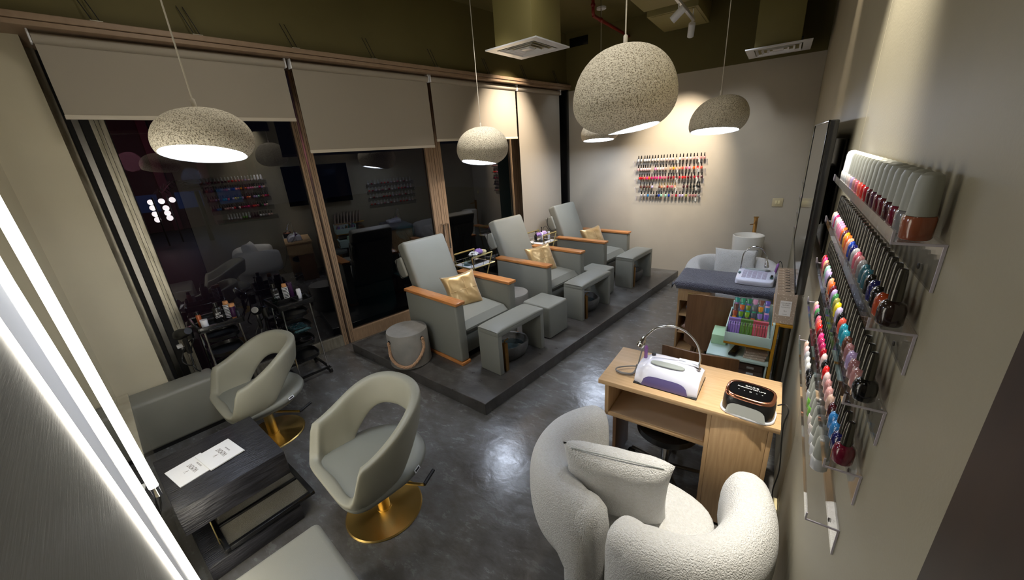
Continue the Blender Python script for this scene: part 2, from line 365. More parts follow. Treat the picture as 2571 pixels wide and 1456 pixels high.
w2 = leaf('window_2', 3.33, 4.90, .13, 2.80, M_frame, (.15, .06))
struct('wall_window_end', G().box(-.06, .12, 4.90, 5.6, 0, 2.95), M_blackm, None, OW, -WA)

# blinds -----------------------------------------------------------
BL = [(.094, 1.503, 2.441, 'widest near roller blind over the window beside the cream pier'),
      (1.559, 3.000, 2.170, 'second roller blind from the left, hanging lowest over the double door'),
      (3.039, 4.507, 2.235, 'third roller blind from the left, lit by a warm spot'),
      (4.535, 5.570, .32, 'long roller blind drawn down to floor level near the back wall')]
for i, (a, b, zb, lab) in enumerate(BL):
    t = thing('roller_blind', lab, 'blind', UV(-3.9, a), -D, 'roller blinds under the window header'); wd = b-a
    obj('roll_tube', G().tube([(0, 0, 2.893), (0, wd, 2.893)], .031, 16), M_blind, t)
    obj('blind_sheet', G().box(-.0015, .0015, .004, wd-.004, zb+.02, 2.893).box(-.004, -.001, .02, wd-.02, 2.5, 2.501), M_blind, t, smooth=False)
    obj('bottom_bar', G().box(-.008, .008, .002, wd-.002, zb, zb+.028, .003), M_blindbar, t)
    obj('end_bracket', G().box(-.034, .034, -.012, -.002, 2.86, 2.936, .004), M_white, t)
    obj('end_bracket', G().box(-.034, .034, wd+.002, wd+.012, 2.86, 2.936, .004), M_white, t)
for i, vv in enumerate((.405, .925, 1.60, 2.33, 3.10, 3.93, 4.66, 5.42)):
    t = thing('header_bracket', 'thin wire bracket above the header beam, '+ORD[i]+' from the left', 'bracket', UV(-3.87, vv, 3.004), -D, 'wire brackets above the header')
    for k in (-.018, .018): obj('rod', G().tube([(.055, k, .0), (.008, k-.05, .18)], .0028, 6), M_blackm, t)
    obj('foot_plate', G().box(.03, .068, -.03, .03, 0, .004), M_frame2, t)

# ceiling items -----------------------------------------------------
def diffuser(name, lab, c, rz, duct, sx=.60):
    t = thing(name, lab, 'air vent', c, rz, 'ceiling air diffusers'); h = sx/2
    g = G()
    def ring(o, z0, i, z1): g.loft([[(-o, -o, z0), (o, -o, z0), (o, o, z0), (-o, o, z0)], [(-i, -i, z1), (i, -i, z1), (i, i, z1), (-i, i, z1)]], caps=False)
    obj('outer_flange', G().loft([[(-h, -h, 0), (h, -h, 0), (h, h, 0), (-h, h, 0)], [(-h, -h, .012), (h, -h, .012), (h, h, .012), (-h, h, .012)], [(-h*.74, -h*.74, .012), (h*.74, -h*.74, .012), (h*.74, h*.74, .012), (-h*.74, h*.74, .012)], [(-h*.74, -h*.74, 0), (h*.74, -h*.74, 0), (h*.74, h*.74, 0), (-h*.74, h*.74, 0)]], closed=True), M_white, t, smooth=False)
    for k, q in enumerate((.70, .52, .34)):
        g = G(); o1 = h*q; i1 = h*(q-.15)
        g.loft([[(-o1, -o1, -.004), (o1, -o1, -.004), (o1, o1, -.004), (-o1, o1, -.004)], [(-i1, -i1, .045), (i1, -i1, .045), (i1, i1, .045), (-i1, i1, .045)],
                [(-i1+.004, -i1+.004, .045), (i1-.004, -i1+.004, .045), (i1-.004, i1-.004, .045), (-i1+.004, i1-.004, .045)], [(-o1+.004, -o1+.004, -.004), (o1-.004, -o1+.004, -.004), (o1-.004, o1-.004, -.004), (-o1+.004, o1-.004, -.004)]], closed=True)
        obj('louvre', g, M_white, t, smooth=False)
    obj('centre_plate', G().box(-h*.17, h*.17, -h*.17, h*.17, -.004, .02, .002), M_white, t)
    obj('dark_throat', G().box(-h*.73, h*.73, -h*.73, h*.73, .05, .06), M_blackm, t)
    x0, x1, y0, y1 = duct
    obj('duct_box', G().box(x0, x1, y0, y1, .013, 3.719-c[2], .004), M_olive2, t)
    return t
diffuser('air_diffuser', 'square white ceiling diffuser under the olive duct box over the pedicure chairs', (-2.225, 3.75, 3.0), rad(-4), (-.17, .26, -.30, .20))
diffuser('air_diffuser', 'square white ceiling diffuser in front of the back wall above the washbasin', (-.185, 5.80, 2.935), rad(0), (-.22, .20, -.24, .27))
t = thing('ceiling_pipe', 'dark red sprinkler pipe dropping from ceiling and running to the back wall', 'pipe')
obj('pipe_run', G().tube(smooth_path([(-2.05, 4.98, 3.718), (-2.05, 4.98, 3.56), (-2.053, 5.0, 3.51), (-2.052, 5.06, 3.5), (-2.045, 5.6, 3.5), (-2.03, 6.249, 3.5)], 4), .019, 10), M_red, t)
for p in ((-2.05, 4.98, 3.60), (-2.048, 5.22, 3.5)):
    obj('coupling', G().sphere(p, .027, 12, 8, (1, 1.2, 1)), M_red, t)
obj('hanger_rod', G().tube([(-2.048, 5.22, 3.52), (-2.048, 5.22, 3.719)], .004, 6), M_steel, t)
for i, (x0, x1, y0, y1) in enumerate(((-1.46, -.85, 3.7, 4.98), (-1.49, -.95, 5.20, 6.02))):
    zz = 3.40
    t = thing('bulkhead_box', ('near' if i == 0 else 'far')+' light olive box hanging from the ceiling beside the track light', 'ceiling box', (0, 0, 0), 0, 'light olive ceiling boxes')
    obj('box_shell', G().box(x0, x1, y0, y1, zz, 3.719, .004), M_olive2, t)
    obj('access_lid', G().box(x0+.03, x1-.03, y0+.03, y1-.03, zz-.006, zz, .002), M_olive2, t)
t = thing('wall_vent', 'small black vent opening high in the back wall corner', 'vent', (-2.80, 6.249, 3.58))
obj('vent_hole', G().box(-.15, .15, -.012, 0, -.06, .06, .002), M_black, t)
obj('vent_rim', G().box(-.16, .16, -.014, -.002, .06, .068), M_olive, t)
t = thing('track_light', 'short ceiling track with two white cylinder spotlights', 'track light', (0, 0, 0))
obj('track', G().box(-1.02, -.99, 4.3, 5.30, 3.285, 3.315, .003), M_white, t)
obj('track_rod', G().tube([(-1.005, 4.4, 3.31), (-1.005, 4.4, 3.393)], .005, 6), M_white, t)
obj('track_rod', G().tube([(-1.005, 5.25, 3.31), (-1.005, 5.25, 3.393)], .005, 6), M_white, t)
def spot_head(parent, p, d, L=.14, r=.035):
    d = Vector(d).normalized(); p = Vector(p); q = Matrix.Translation(p) @ d.to_track_quat('Z', 'Y').to_matrix().to_4x4()
    h = obj('spot_head', G().lathe([(r*.8, -L/2), (r, -L/2+.006), (r, L/2), (r-.006, L/2), (r-.008, L/2-.02), (.001, L/2-.02)], 18, q), M_white, parent)
    obj('spot_arm', G().tube([p, p+Vector((0, 0, .09))], .006, 6), M_white, parent)
spot_head(t, (-1.005, 4.55, 3.20), (-1, .1, -.75))
spot_head(t, (-1.005, 5.22, 3.19), (-.25, .9, -1.1))

# outside at night -----------------------------------------------------
struct('ground_outside', G().prism([xy(WL(-9, -.06)), xy(WL(16, -.06)), xy(WL(16, -24)), xy(WL(-9, -24))], -.10, -.03), M_teal)
#@@FURN
# ------------------------------------------------------------------ pendant lamps
def pendant(label, c, Rr, up, dn, th0, wav, tilt=(0, 0), base=132, pw=1.0, skew=0.0):
    """c = widest centre; dome height up, belly depth dn, rim wave amplitude wav highest towards heading th0"""
    t = thing('pendant_lamp', label, 'lamp', c, 0, 'speckled stone pendant lamps')
    n, k = 48, 22
    def surf(ri, off):
        rings = []
        for i in range(k+1):
            ring = []
            for j in range(n):
                a = 2*pi*j/n; f = (.5+.5*cos(a-th0))**pw
                pm_ = rad(base-wav*f); ph = pm_*i/k; ph = max(ph, .02)
                rr = (Rr-off)*sin(ph)**.86 if ph < pi/2 else (Rr-off)*sin(ph)**.7
                z = (up-off)*cos(ph) if ph < pi/2 else dn*1.35*cos(ph)
                x, y = rr*cos(a), rr*sin(a)
                x += skew*cos(th0)*(1-z/up)*.0; z += tilt[0]*x+tilt[1]*y
                ring.append((x, y, z))
            rings.append(ring)
        return rings
    out, inn = surf(0, 0), surf(1, .012)
    rim = [[tuple((Vector(out[-1][j])+Vector(inn[-1][j]))/2+Vector((0, 0, -.003))) for j in range(n)]]
    obj('shade', G().loft(out+rim, caps=False), M_stone, t, ang=80)
    obj('shade_lining', G().loft(rim+inn[::-1], caps=False), M_inner, t, ang=80)
    g = G(); rr = [[tuple(Vector(p)*.985+Vector((0, 0, .004))) for p in inn[-1]]]
    cc = sum((Vector(p) for p in inn[-1]), Vector())/n
    for q in (.7, .4, .1): rr.append([tuple(cc.lerp(Vector(p), q)+Vector((0, 0, .03*(1-q)))) for p in inn[-1]])
    obj('light_diffuser', g.loft(rr, caps=True), M_glow, t)
    zt = up; h = 3.72-c[2]
    obj('cord_grip', G().lathe([(.010, zt-.008), (.010, zt+.035), (.006, zt+.04)], 12), M_cord, t)
    obj('cord', G().tube([(0, 0, zt+.03), (0, 0, h)], .0035, 6), M_cord, t)
    obj('ceiling_rose', G().lathe([(.06, h-.022), (.06, h-.001)], 20), M_white, t)
    return t
def hd_(c): return math.atan2(-c[1], -c[0])
P1, P2, P3, P4, P5 = (-2.27, .81, 2.20), (-2.59, 3.352, 2.105), (-.675, 2.03, 2.255), (-.48, 3.897, 2.19), (-2.16, 5.52, 2.235)
pendant('wide speckled pendant lamp hanging over the salon chairs beside the LED mirror', P1, .20, .14, .085, hd_(P1)-.75, 40, (.05, 0), 143, 1.2)
pendant('speckled pendant lamp hanging above the nearest pedicure chairs', P2, .268, .215, .12, hd_(P2)-1.1, 34, (.06, -.03), 158, 2.0)
pendant('largest speckled pendant lamp hanging above the near manicure desk', P3, .245, .235, .11, hd_(P3)+1.1, 30, (.03, .0), 170, 2.6)
pendant('speckled pendant lamp with wide open rim above the desk with grey towel', P4, .225, .19, .10, hd_(P4)-.8, 34, (.12, 0), 143, 1.2)
pendant('farthest speckled pendant lamp, partly hidden behind the largest lamp', P5, .265, .18, .11, hd_(P5)-.9, 22, (.09, 0), 142)

# ------------------------------------------------------------------ pillows
def pillow_g(wd, ht, th, n=20, pinch=.10, wr=0.0, seed=0):
    g = G(); rs = random.Random(seed)
    ph = [rs.uniform(0, 6) for _ in range(6)]
    def P(i, j, s):
        a, b = -1+2*i/n, -1+2*j/n
        x = wd/2*a*(1-pinch*(1-abs(b)**2.2)*abs(a)**3); y = ht/2*b*(1-pinch*(1-abs(a)**2.2)*abs(b)**3)
        e = max(0, (1-a**4))*max(0, (1-b**4)); z = s*th/2*e**.5
        z += s*wr*sin(9*a+ph[0]+3*b)*cos(7*b+ph[1])*e
        return (x, y, z)
    for s in (1, -1):
        vs = [P(i, j, s) for i in range(n+1) for j in range(n+1)]
        fs = [(i*(n+1)+j, (i+1)*(n+1)+j, (i+1)*(n+1)+j+1, i*(n+1)+j+1) for i in range(n) for j in range(n)]
        g.add(vs, fs)
    return g
def weld(o):
    bm = bmesh.new(); bm.from_mesh(o.data); bmesh.ops.remove_doubles(bm, verts=bm.verts, dist=.0006)
    bmesh.ops.recalc_face_normals(bm, faces=bm.faces); bm.to_mesh(o.data); bm.free(); o.data.shade_smooth()
def place_plane(o, pos, xaxis, up):
    x = Vector(xaxis).normalized(); u = Vector(up).normalized(); z = x.cross(u).normalized(); y = z.cross(x)
    M = Matrix((x, y, z)).transposed().to_4x4(); M.translation = Vector(pos); o.matrix_world = M

# ------------------------------------------------------------------ pedicure chairs
def ped_chair(label, v0):
    t = thing('pedicure_chair', label, 'armchair', UV(-3.47, v0, .11), -D, 'grey pedicure chairs with orange wood armrests')
    # local: x towards aisle 0..0.84, y width 0..0.84
    for k, y0 in enumerate((0, .735)):
        g = G().box(0, .83, y0, y0+.105, .035, .628, .022, 4)
        obj('side_arm', g, M_leather, t)
        obj('armrest_plank', G().box(-.012, .842, y0-.006, y0+.111, .628, .658, .006, 2), M_plank, t)
        obj('base_plank', G().box(.0, .84, y0-.002, y0+.107, 0, .034, .004), M_plank, t)
    obj('seat_box', G().box(.02, .76, .108, .732, .06, .25, .012), M_leatherd, t)
    g = G(); rings = []
    for i in range(15):
        a = i/14; x = .05+.76*a
        top = .43-.02*a+.012*sin(pi*a); e = min(1, (a/.04)**.5 if a < .04 else ((1-a)/.06)**.5 if a > .94 else 1); e = max(e, .15)
        zc = (.262+top)/2; hz = (top-.262)/2*e
        rings.append([(x, .42+p, zc+q) for p, q in srect(.308, hz, 28, 6)])
    obj('seat_cushion', g.loft(rings), M_leather, t)
    M = Matrix.Translation((.14, .42, .30)) @ Matrix.Rotation(-rad(22), 4, 'Y')
    obj('backrest', G().box(-.085, .06, -.285, .285, -.02, .86, .035, 4, M), M_leather, t)
    obj('head_pad', G().box(-.15, -.086, -.25, .25, .50, .72, .03, 4, M), M_leather, t)
    g = G().box(-.115, -.10, -.288, -.284, .50, .72, .001, 1, M)
    obj('side_pouch', G().box(-.17, -.03, -.325, -.287, .50, .72, .018, 3, M), M_leather, t)
    obj('remote_cord', G().tube(smooth_path([M @ Vector(p) for p in ((-.10, -.332, .72), (-.15, -.335, .62), (-.12, -.338, .52), (-.10, -.30, .50))]), .004, 6), M_blackm, t)
    obj('back_leg', G().box(.02, .06, .14, .18, 0, .07), M_blackm, t); obj('back_leg', G().box(.02, .06, .66, .70, 0, .07), M_blackm, t)
    obj('front_leg', G().box(.66, .70, .14, .18, 0, .07), M_blackm, t); obj('front_leg', G().box(.66, .70, .66, .70, 0, .07), M_blackm, t)
    return t
PC = [2.03, 3.44, 4.80]
LB = ['nearest', 'middle', 'farthest']
for k, v0 in enumerate(PC):
    if k == 0: pc0 = ped_chair('nearest grey leather pedicure chair beside the concrete stool with rope handle', v0)
    else: dup(pc0, UV(-3.47, v0, .11), None, ['', 'middle grey leather pedicure chair between the two gold trolleys', 'farthest grey leather pedicure chair against the back wall'][k])
pil = mesh('gold_pillow', pillow_g(.40, .40, .15, 24, .12, .006, 3), M_satin)
for k, v0 in enumerate(PC):
    o = bpy.data.objects.new('gold_pillow', pil); COL.objects.link(o)
    if k == 0: weld(o)
    tag(o, 'square gold satin pillow resting on the %s pedicure chair' % LB[k], 'pillow', 'gold satin pillows on the pedicure chairs')
    c = UV(-3.09, v0+.47, .11+.565)
    place_plane(o, c, UV(.30, .95, .07), UV(-.42, .10, .90))
    s1 = obj('cross_seam', G().tube([(x/10*.18, .0, .0765*(1-abs(x/10)**4)**.5+.001) for x in range(-10, 11)], .0022, 6).tube([(.02, x/10*.18, .0765*(1-abs(x/10)**4)**.5+.001) for x in range(-10, 11)], .0022, 6), M_satin, o)

# arched foot stools, cubes, basins -------------------------------------
def arch(label, v0):
    t = thing('arched_footstool', label, 'footstool', UV(-2.47, v0, .11), -D, 'arched leather footstools in front of the pedicure chairs')
    for y in (0, .62): obj('leg', G().box(0, .26, y, y+.055, 0, .40, .008, 2), M_leather, t)
    obj('top_board', G().box(0, .26, 0, .675, .385, .43, .008, 2), M_leather, t)
    rings = []
    for i in range(17):
        a = -1+2*i/16; hh = .034*max(.12, (1-abs(a)**6))**.5; rings.append([(.13+p, .3375+.338*a, .432+max(0, q)*.9+.0) for p, q in srect(.131, hh, 24, 3.2)])
    obj('padded_top', G().loft(rings), M_leather, t, ang=50)
    return t
a0 = arch('nearest arched grey leather footstool straddling a stone foot basin', 2.125)
dup(a0, UV(-2.485, 3.555, .11), None, 'middle arched grey leather footstool in front of the second pedicure chair')
dup(a0, UV(-2.50, 4.885, .11), None, 'farthest arched grey leather footstool by the back wall')
def cube(label, u0, v0):
    t = thing('cube_stool', label, 'stool', UV(u0, v0, .11), -D, 'grey leather cube stools')
    g = G().box(0, .37, 0, .35, .0, .372, .022, 4); obj('cube_cover', g, M_leather, t)
    return t
cu = obj('cube_stool', G().box(0, .37, 0, .35, .0, .374, .024, 4), M_leather, None, loc=UV(-2.635, 2.965, .11), rz=-D)
tag(cu, 'grey leather cube stool beside the nearest arched footstool', 'stool', 'grey leather cube stools')
c2 = cu.copy(); COL.objects.link(c2); c2.location = UV(-2.76, 4.31, .11); tag(c2, 'grey leather cube stool beside the middle arched footstool', 'stool', 'grey leather cube stools')
for k, (bu, bv_) in enumerate(((-2.42, 2.47), (-2.43, 3.90), (-2.45, 5.23))):
    t = thing('foot_basin', ['rough grey stone foot basin under the nearest arched footstool', 'stone foot basin under the middle arched footstool', 'stone foot basin under the farthest arched footstool'][k], 'basin', UV(bu, bv_, .11), -D, 'stone foot basins')
    n = 28; rs = random.Random(k); ph = [rs.uniform(0, 6) for _ in range(4)]
    def rr(a, r): return r*(1+.03*sin(3*a+ph[0])+.02*sin(7*a+ph[1]))
    prof = [(.13, 0), (.165, .03), (.185, .09), (.192, .15), (.187, .166), (.172, .162), (.160, .11), (.12, .06), (.02, .045)]
    obj('bowl', G().loft([[(rr(2*pi*j/n, r)*cos(2*pi*j/n), rr(2*pi*j/n, r)*1.12*sin(2*pi*j/n), z) for j in range(n)] for r, z in prof]), mat('dark_basin_stone', (98, 97, 94), .6, var=(70, 70, 68), vscale=9, bump=.5, bscale=40), t)
    obj('water', G().loft([[(.15*cos(2*pi*j/n), .168*sin(2*pi*j/n), .10) for j in range(n)]], caps=False).add([(.15*cos(2*pi*j/n), .168*sin(2*pi*j/n), .10) for j in range(n)], [tuple(range(n))]), M_water, t, smooth=False)
    t = thing('basin_tap', 'square brass floor tap beside the %s foot basin' % LB[k], 'tap', UV(bu+.185, bv_-.24, .11), -D, 'brass floor taps')
    obj('post', G().box(-.022, .022, -.022, .022, 0, .29, .004), M_tapbrass, t)
    obj('spout', G().box(-.16, .02, -.014, .014, .245, .265, .003), M_tapbrass, t)
    obj('tap_lever', G().tube([(0, 0, .29), (0, 0, .31), (.0, .05, .315)], .006, 8), M_tapbrass, t)

def conc_stool(label, u0, v0, ang):
    t = thing('concrete_stool', label, 'stool', UV(u0, v0, .11), -D+ang, 'round concrete stools')
    prof = [(.196, 0), (.205, .008), (.203, .345), (.197, .357), (.001, .357)]
    obj('drum', G().lathe(prof, 56), M_concrete, t)
    r0 = .212
    A = [(a, z) for a, z in ((-.98, .285), (-1.0, .22), (-.90, .14), (-.62, .075), (-.25, .045), (.12, .055), (.48, .12), (.74, .20), (.80, .275), (.77, .30))]
    pts = [(r0*cos(a)*(1.05 if 1 < i < 8 else .99), r0*sin(a)*(1.05 if 1 < i < 8 else .99), z) for i, (a, z) in enumerate(A)]
    path = smooth_path(pts, 9)
    g = G()
    for s in range(3):
        q = []
        for i, p in enumerate(path):
            tt = (path[min(i+1, len(path)-1)]-path[max(i-1, 0)]).normalized(); a = tt.cross(Vector((0, 0, 1)))
            a = a.normalized() if a.length > .01 else Vector((1, 0, 0)); b = a.cross(tt)
            w_ = i*.62+s*2*pi/3; q.append(p+(a*cos(w_)+b*sin(w_))*.0075)
        g.tube(q, .0088, 7)
    obj('rope_handle', g, M_rope, t)
    for a, z in ((-.98, .285), (.78, .297)):
        M = Matrix.Rotation(a, 4, 'Z') @ Matrix.Translation((.2035, 0, z)) @ Matrix.Rotation(pi/2, 4, 'Y')
        obj('rope_hole', G().lathe([(.021, -.001), (.021, .0012), (.001, .0012)], 18, M), M_blackm, t)
    return t
conc_stool('round concrete stool with rope handle beside the nearest pedicure chair', -3.175, 1.80, -.62)
conc_stool('round concrete stool half hidden between the first two pedicure chairs', -2.97, 3.155, 2.2)

# gold trolleys between the chairs --------------------------------------
def gold_cart(label, u0, v0, ln):
    t = thing('gold_trolley', label, 'trolley', UV(u0, v0, .11), -D, 'gold side trolleys between the pedicure chairs')
    W, Ln = .34, ln
    for z in (.20, .62):
        obj('tray_board', G().box(.01, W-.01, .01, Ln-.01, z, z+.008, .002), M_white, t)
        g = G()
        for a, b in (((0, 0), (W, 0)), ((W, 0), (W, Ln)), ((W, Ln), (0, Ln)), ((0, Ln), (0, 0))): g.tube([(a[0], a[1], z), (b[0], b[1], z)], .009, 4)
        obj('tray_frame', g, M_gold, t)
        g = G().tube([(0, 0, z+.055), (W, 0, z+.055), (W, Ln, z+.055), (0, Ln, z+.055)], .0028, 6, closed=True)
        for x, y in ((0, 0), (W, 0), (W, Ln), (0, Ln), (W, Ln/2), (0, Ln/2), (W/2, 0), (W/2, Ln)): g.tube([(x, y, z), (x, y, z+.055)], .0026, 6)
        obj('wire_rail', g, M_chrome, t)
    for x in (.0, W):
        g = G().tube([(x, Ln*.10, .03), (x, Ln*.92, .76)], .0095, 4)
        obj('leg', g, M_gold, t)
        obj('leg', G().tube([(x, Ln*.90, .03), (x, Ln*.08, .76)], .0095, 4) if False else G().tube([(x, Ln*.30, .03), (x, Ln*.04, .76)], .0095, 4), M_gold, t)
        obj('leg', G().tube([(x, Ln*.70, .03), (x, Ln*.96, .76)], .0095, 4), M_gold, t) if False else None
        obj('handle_bar', G().tube([(x, Ln*.04, .76), (x, Ln*.92, .76)], .011, 4), M_gold, t)
        for y in (.3, .1): obj('wheel', G().sphere((x, Ln*(.30 if y == .3 else .10), .016), .016, 10, 6), M_blackp, t)
    return t
gold_cart('gold trolley with white trays between the first two pedicure chairs', -3.78, 2.975, .40)
gold_cart('gold trolley with white trays between the middle and farthest pedicure chairs', -3.76, 4.385, .37)
def CP(k, x, y, z=.74):   # point on trolley k tray
    u0, v0 = ((-3.78, 2.975), (-3.76, 4.385))[k]; return UV(u0+x, v0+y, z)
def pump(name, label, loc, m, h=.10, r=.022, grp=None, capm=None):
    t = thing(name, label, 'bottle', loc, random.uniform(0, 3), grp)
    obj('bottle_body', G().lathe([(r*.9, 0), (r, .004), (r, h*.62), (r*.5, h*.72), (r*.45, h*.78), (.001, h*.78)], 16), m, t)
    obj('pump_head', G().lathe([(r*.42, h*.78), (r*.42, h*.9), (r*.2, h*.9), (r*.2, h*1.12), (r*.45, h*1.12), (r*.45, h*1.2), (.001, h*1.2)], 12).box(0, r*1.6, -r*.18, r*.18, h*1.13, h*1.19), capm or M_blackp, t)
    return t
TZ = .11+.629
cart_stuff = 'toiletries on the gold trolleys'
def jar(name, label, loc, m, r=.03, h=.05, lidm=None, cat='jar', grp=None):
    t = thing(name, label, cat, loc, 0, grp)
    obj('jar_body', G().lathe([(r*.94, 0), (r, .003), (r, h*.75), (.001, h*.75)], 18), m, t)
    obj('lid', G().lathe([(r*1.04, h*.75), (r*1.04, h), (.001, h)], 18), lidm or M_white, t)
    return t
M_lilac = mat('lilac_cloth', (196, 168, 220), .8, sheen=.3); M_lilac2 = mat('lilac_plastic', (168, 132, 206), .4)
M_creamc = mat('cream_plastic', (226, 214, 170), .5); M_clearj = glassy('clear_jar', (205, 220, 222), .9, .02, 1.5)
def caddy(k, x, y, label, s=1.0):
    t = thing('black_caddy', label, 'caddy', CP(k, x, y, TZ), -D)
    g = G()
    for a, b in (((-.07, -.10), (.07, -.10)), ((.07, -.10), (.07, .10)), ((.07, .10), (-.07, .10)), ((-.07, .10), (-.07, -.10))):
        g.tube([(a[0], a[1], .10), (b[0], b[1], .10)], .003, 6); g.tube([(a[0], a[1], .005), (b[0], b[1], .005)], .003, 6)
        for q in (0, .33, .66): g.tube([(a[0]+(b[0]-a[0])*q, a[1]+(b[1]-a[1])*q, 0.003), (a[0]+(b[0]-a[0])*q, a[1]+(b[1]-a[1])*q, .10)], .0022, 5)
    obj('wire_basket', g, M_blackp, t); obj('basket_base', G().box(-.07, .07, -.10, .10, .001, .006), M_blackp, t)
    return t
caddy(0, .17, .25, 'black wire caddy of toiletries on the nearer gold trolley')
caddy(1, .17, .20, 'black wire caddy of toiletries on the farther gold trolley')
tag(obj('folded_cloth', pillow_g(.12, .10, .05, 10, .1, .01, 2), M_paper, None, loc=CP(0, .17, .20, TZ+.12), rz=.4), 'white cloth bundled in the caddy on the nearer gold trolley', 'cloth')
tag(obj('lilac_sponge', pillow_g(.10, .08, .06, 10, .1, .012, 5), M_lilac2, None, loc=CP(0, .17, .29, TZ+.135), rz=1.0), 'lilac sponge in the caddy on the nearer gold trolley', 'sponge')
tag(obj('cream_sponge', pillow_g(.09, .06, .05, 10, .1, .01, 6), M_creamc, None, loc=CP(0, .19, .35, TZ+.12), rz=.2), 'cream sponge in the caddy on the nearer gold trolley', 'sponge')
jar('glass_jar', 'round clear glass jar at the front of the nearer gold trolley', CP(0, .17, .08, TZ), M_clearj, .048, .09, M_clearj)
pump('pump_bottle', 'black pump bottle beside the glass jar on the nearer gold trolley', CP(0, .22, .13, TZ), M_blackp, .13, .022)
pump('pump_bottle', 'white pump bottle on the lower tray of the nearer gold trolley', CP(0, .17, .14, .11+.209), M_white, .12, .024)
jar('cream_jar', 'white cream jar on the lower tray of the nearer gold trolley', CP(0, .24, .26, .11+.209), M_white, .03, .06, M_blackp)
jar('cream_jar', 'gold lidded cream jar on the lower tray of the nearer gold trolley', CP(0, .28, .33, .11+.209), M_white, .025, .06, M_gold)
tag(obj('lilac_cloth', pillow_g(.11, .10, .06, 10, .1, .012, 9), M_lilac, None, loc=CP(1, .15, .27, TZ+.105), rz=.4), 'lilac cloth in the caddy on the farther gold trolley', 'cloth')
tag(obj('lilac_sponge', pillow_g(.09, .08, .05, 10, .1, .012, 8), M_lilac2, None, loc=CP(1, .16, .14, TZ+.11), rz=.9), 'purple sponge in the caddy on the farther gold trolley', 'sponge')
pump('pump_bottle', 'tall clear pump bottle with black head in the farther trolley caddy', CP(1, .17, .20, TZ+.008), M_white, .17, .024)
pump('pump_bottle', 'small black pump bottle in the farther trolley caddy', CP(1, .13, .10, TZ+.008), M_blackp, .13, .02)
jar('white_tube', 'small white tube bottle at the far end of the farther gold trolley', CP(1, .20, .34, TZ), M_white, .018, .12, M_white, 'bottle')
t = tag(obj('cable_loop', G().tube(smooth_path([CP(1, .12, .28, TZ+.10), CP(1, .13, .30, TZ+.18), CP(1, .15, .34, TZ+.20), CP(1, .19, .365, TZ+.12), CP(1, .20, .36, TZ+.02)]), .004, 6), M_blackm), 'black cable looping over the farther gold trolley', 'cable')
#@@SALON
# ------------------------------------------------------------------ salon chairs
def salon_chair(label, c, rz, seed):
    t = thing('salon_chair', label, 'chair', c, rz, 'sand coloured salon chairs on brass discs')
    n = 112; rings = []
    def sm(x): x = max(0, min(1, x)); return x*x*(3-2*x)
    def rad_(a, k=0.0):
        c, q = cos(a), sin(a); b = sm((-c+.15)/.5); A = (.318-.030*b)-k; B = .308-k; e = 2.1+3.2*b
        return (abs(c/A)**e+abs(q/B)**e)**(-1/e)
    for j in range(n):
        a = 2*pi*j/n; xf = -rad_(a)*cos(a)
        zt = .80-.175*sm((xf+.30)/.52); zt += (.438-zt)*sm((xf-.185)/.085)
        zb = .335+.275*sm((-xf+.13)/.40); hz = (zt-zb)/2; ring = []
        flare = .035*max(0, 1-max(0, xf-.05)/.2)
        for p, q in srect(1, 1, 24, 4.6):
            f = (q+1)/2; r = rad_(a)-.028+p*.033+flare*(f-.6)*(zt-.40)/.4-.05*(1-sm((zb+f*2*hz-.33)/.12))
            ring.append((r*cos(a), r*sin(a), (zt+zb)/2+q*hz))
        rings.append(ring)
    obj('wrap_shell', G().loft(rings, closed=True), M_shell, t, ang=70)
    def outl(k, z): return [(rad_(2*pi*j/n, k)*cos(2*pi*j/n), rad_(2*pi*j/n, k)*sin(2*pi*j/n), z) for j in range(n)]
    obj('seat_shell', G().loft([outl(.25, .262), outl(.17, .275), outl(.09, .305), outl(.055, .335), outl(.05, .355)]), M_shell, t, ang=70)
    obj('seat_pad', G().loft([outl(.05, .350), outl(.022, .362), outl(.012, .384), outl(.020, .404), outl(.06, .420), outl(.15, .428), outl(.27, .430)]), M_seatpad, t, ang=70)
    M = Matrix.Rotation(-rad(66), 4, 'Z') @ Matrix.Translation((.302, 0, .395)) @ Matrix.Rotation(rad(66), 4, 'Y')
    obj('name_tag', G().box(-.010, .010, -.024, .024, 0, .003, .001, 1, M), M_white, t)
    obj('name_tag_print', G().box(-.005, .005, -.018, .018, .003, .0036, 0, 1, M), M_blackm, t)
    obj('column', G().lathe([(.036, .018), (.036, .20), (.050, .205), (.050, .235), (.09, .245), (.09, .262)], 28), M_brass, t)
    obj('base_disc', G().lathe([(.230, 0), (.232, .006), (.226, .014), (.045, .019), (.045, .024), (.001, .024)], 64), M_brass, t)
    la = -rad(58)
    d = Vector((cos(la), sin(la), 0))
    obj('pump_lever', G().tube([d*.05+Vector((0, 0, .225)), d*.30+Vector((0, 0, .235))], .009, 10), M_brass, t)
    gl = obj('lever_grip', G().tube([d*.30+Vector((0, 0, .235)), d*.30+Vector((.02, .0, .23))+Vector((d.y, -d.x, 0))*-.10], .011, 10), M_blackm, t)
    return t
salon_chair('near sand coloured salon chair with oval back opening on a shiny brass disc base', (-1.772, .972, 0), rad(81), 0)
salon_chair('far sand coloured salon chair beside the bench with copper toned disc base', (-3.17, .965, 0), rad(84), 1)

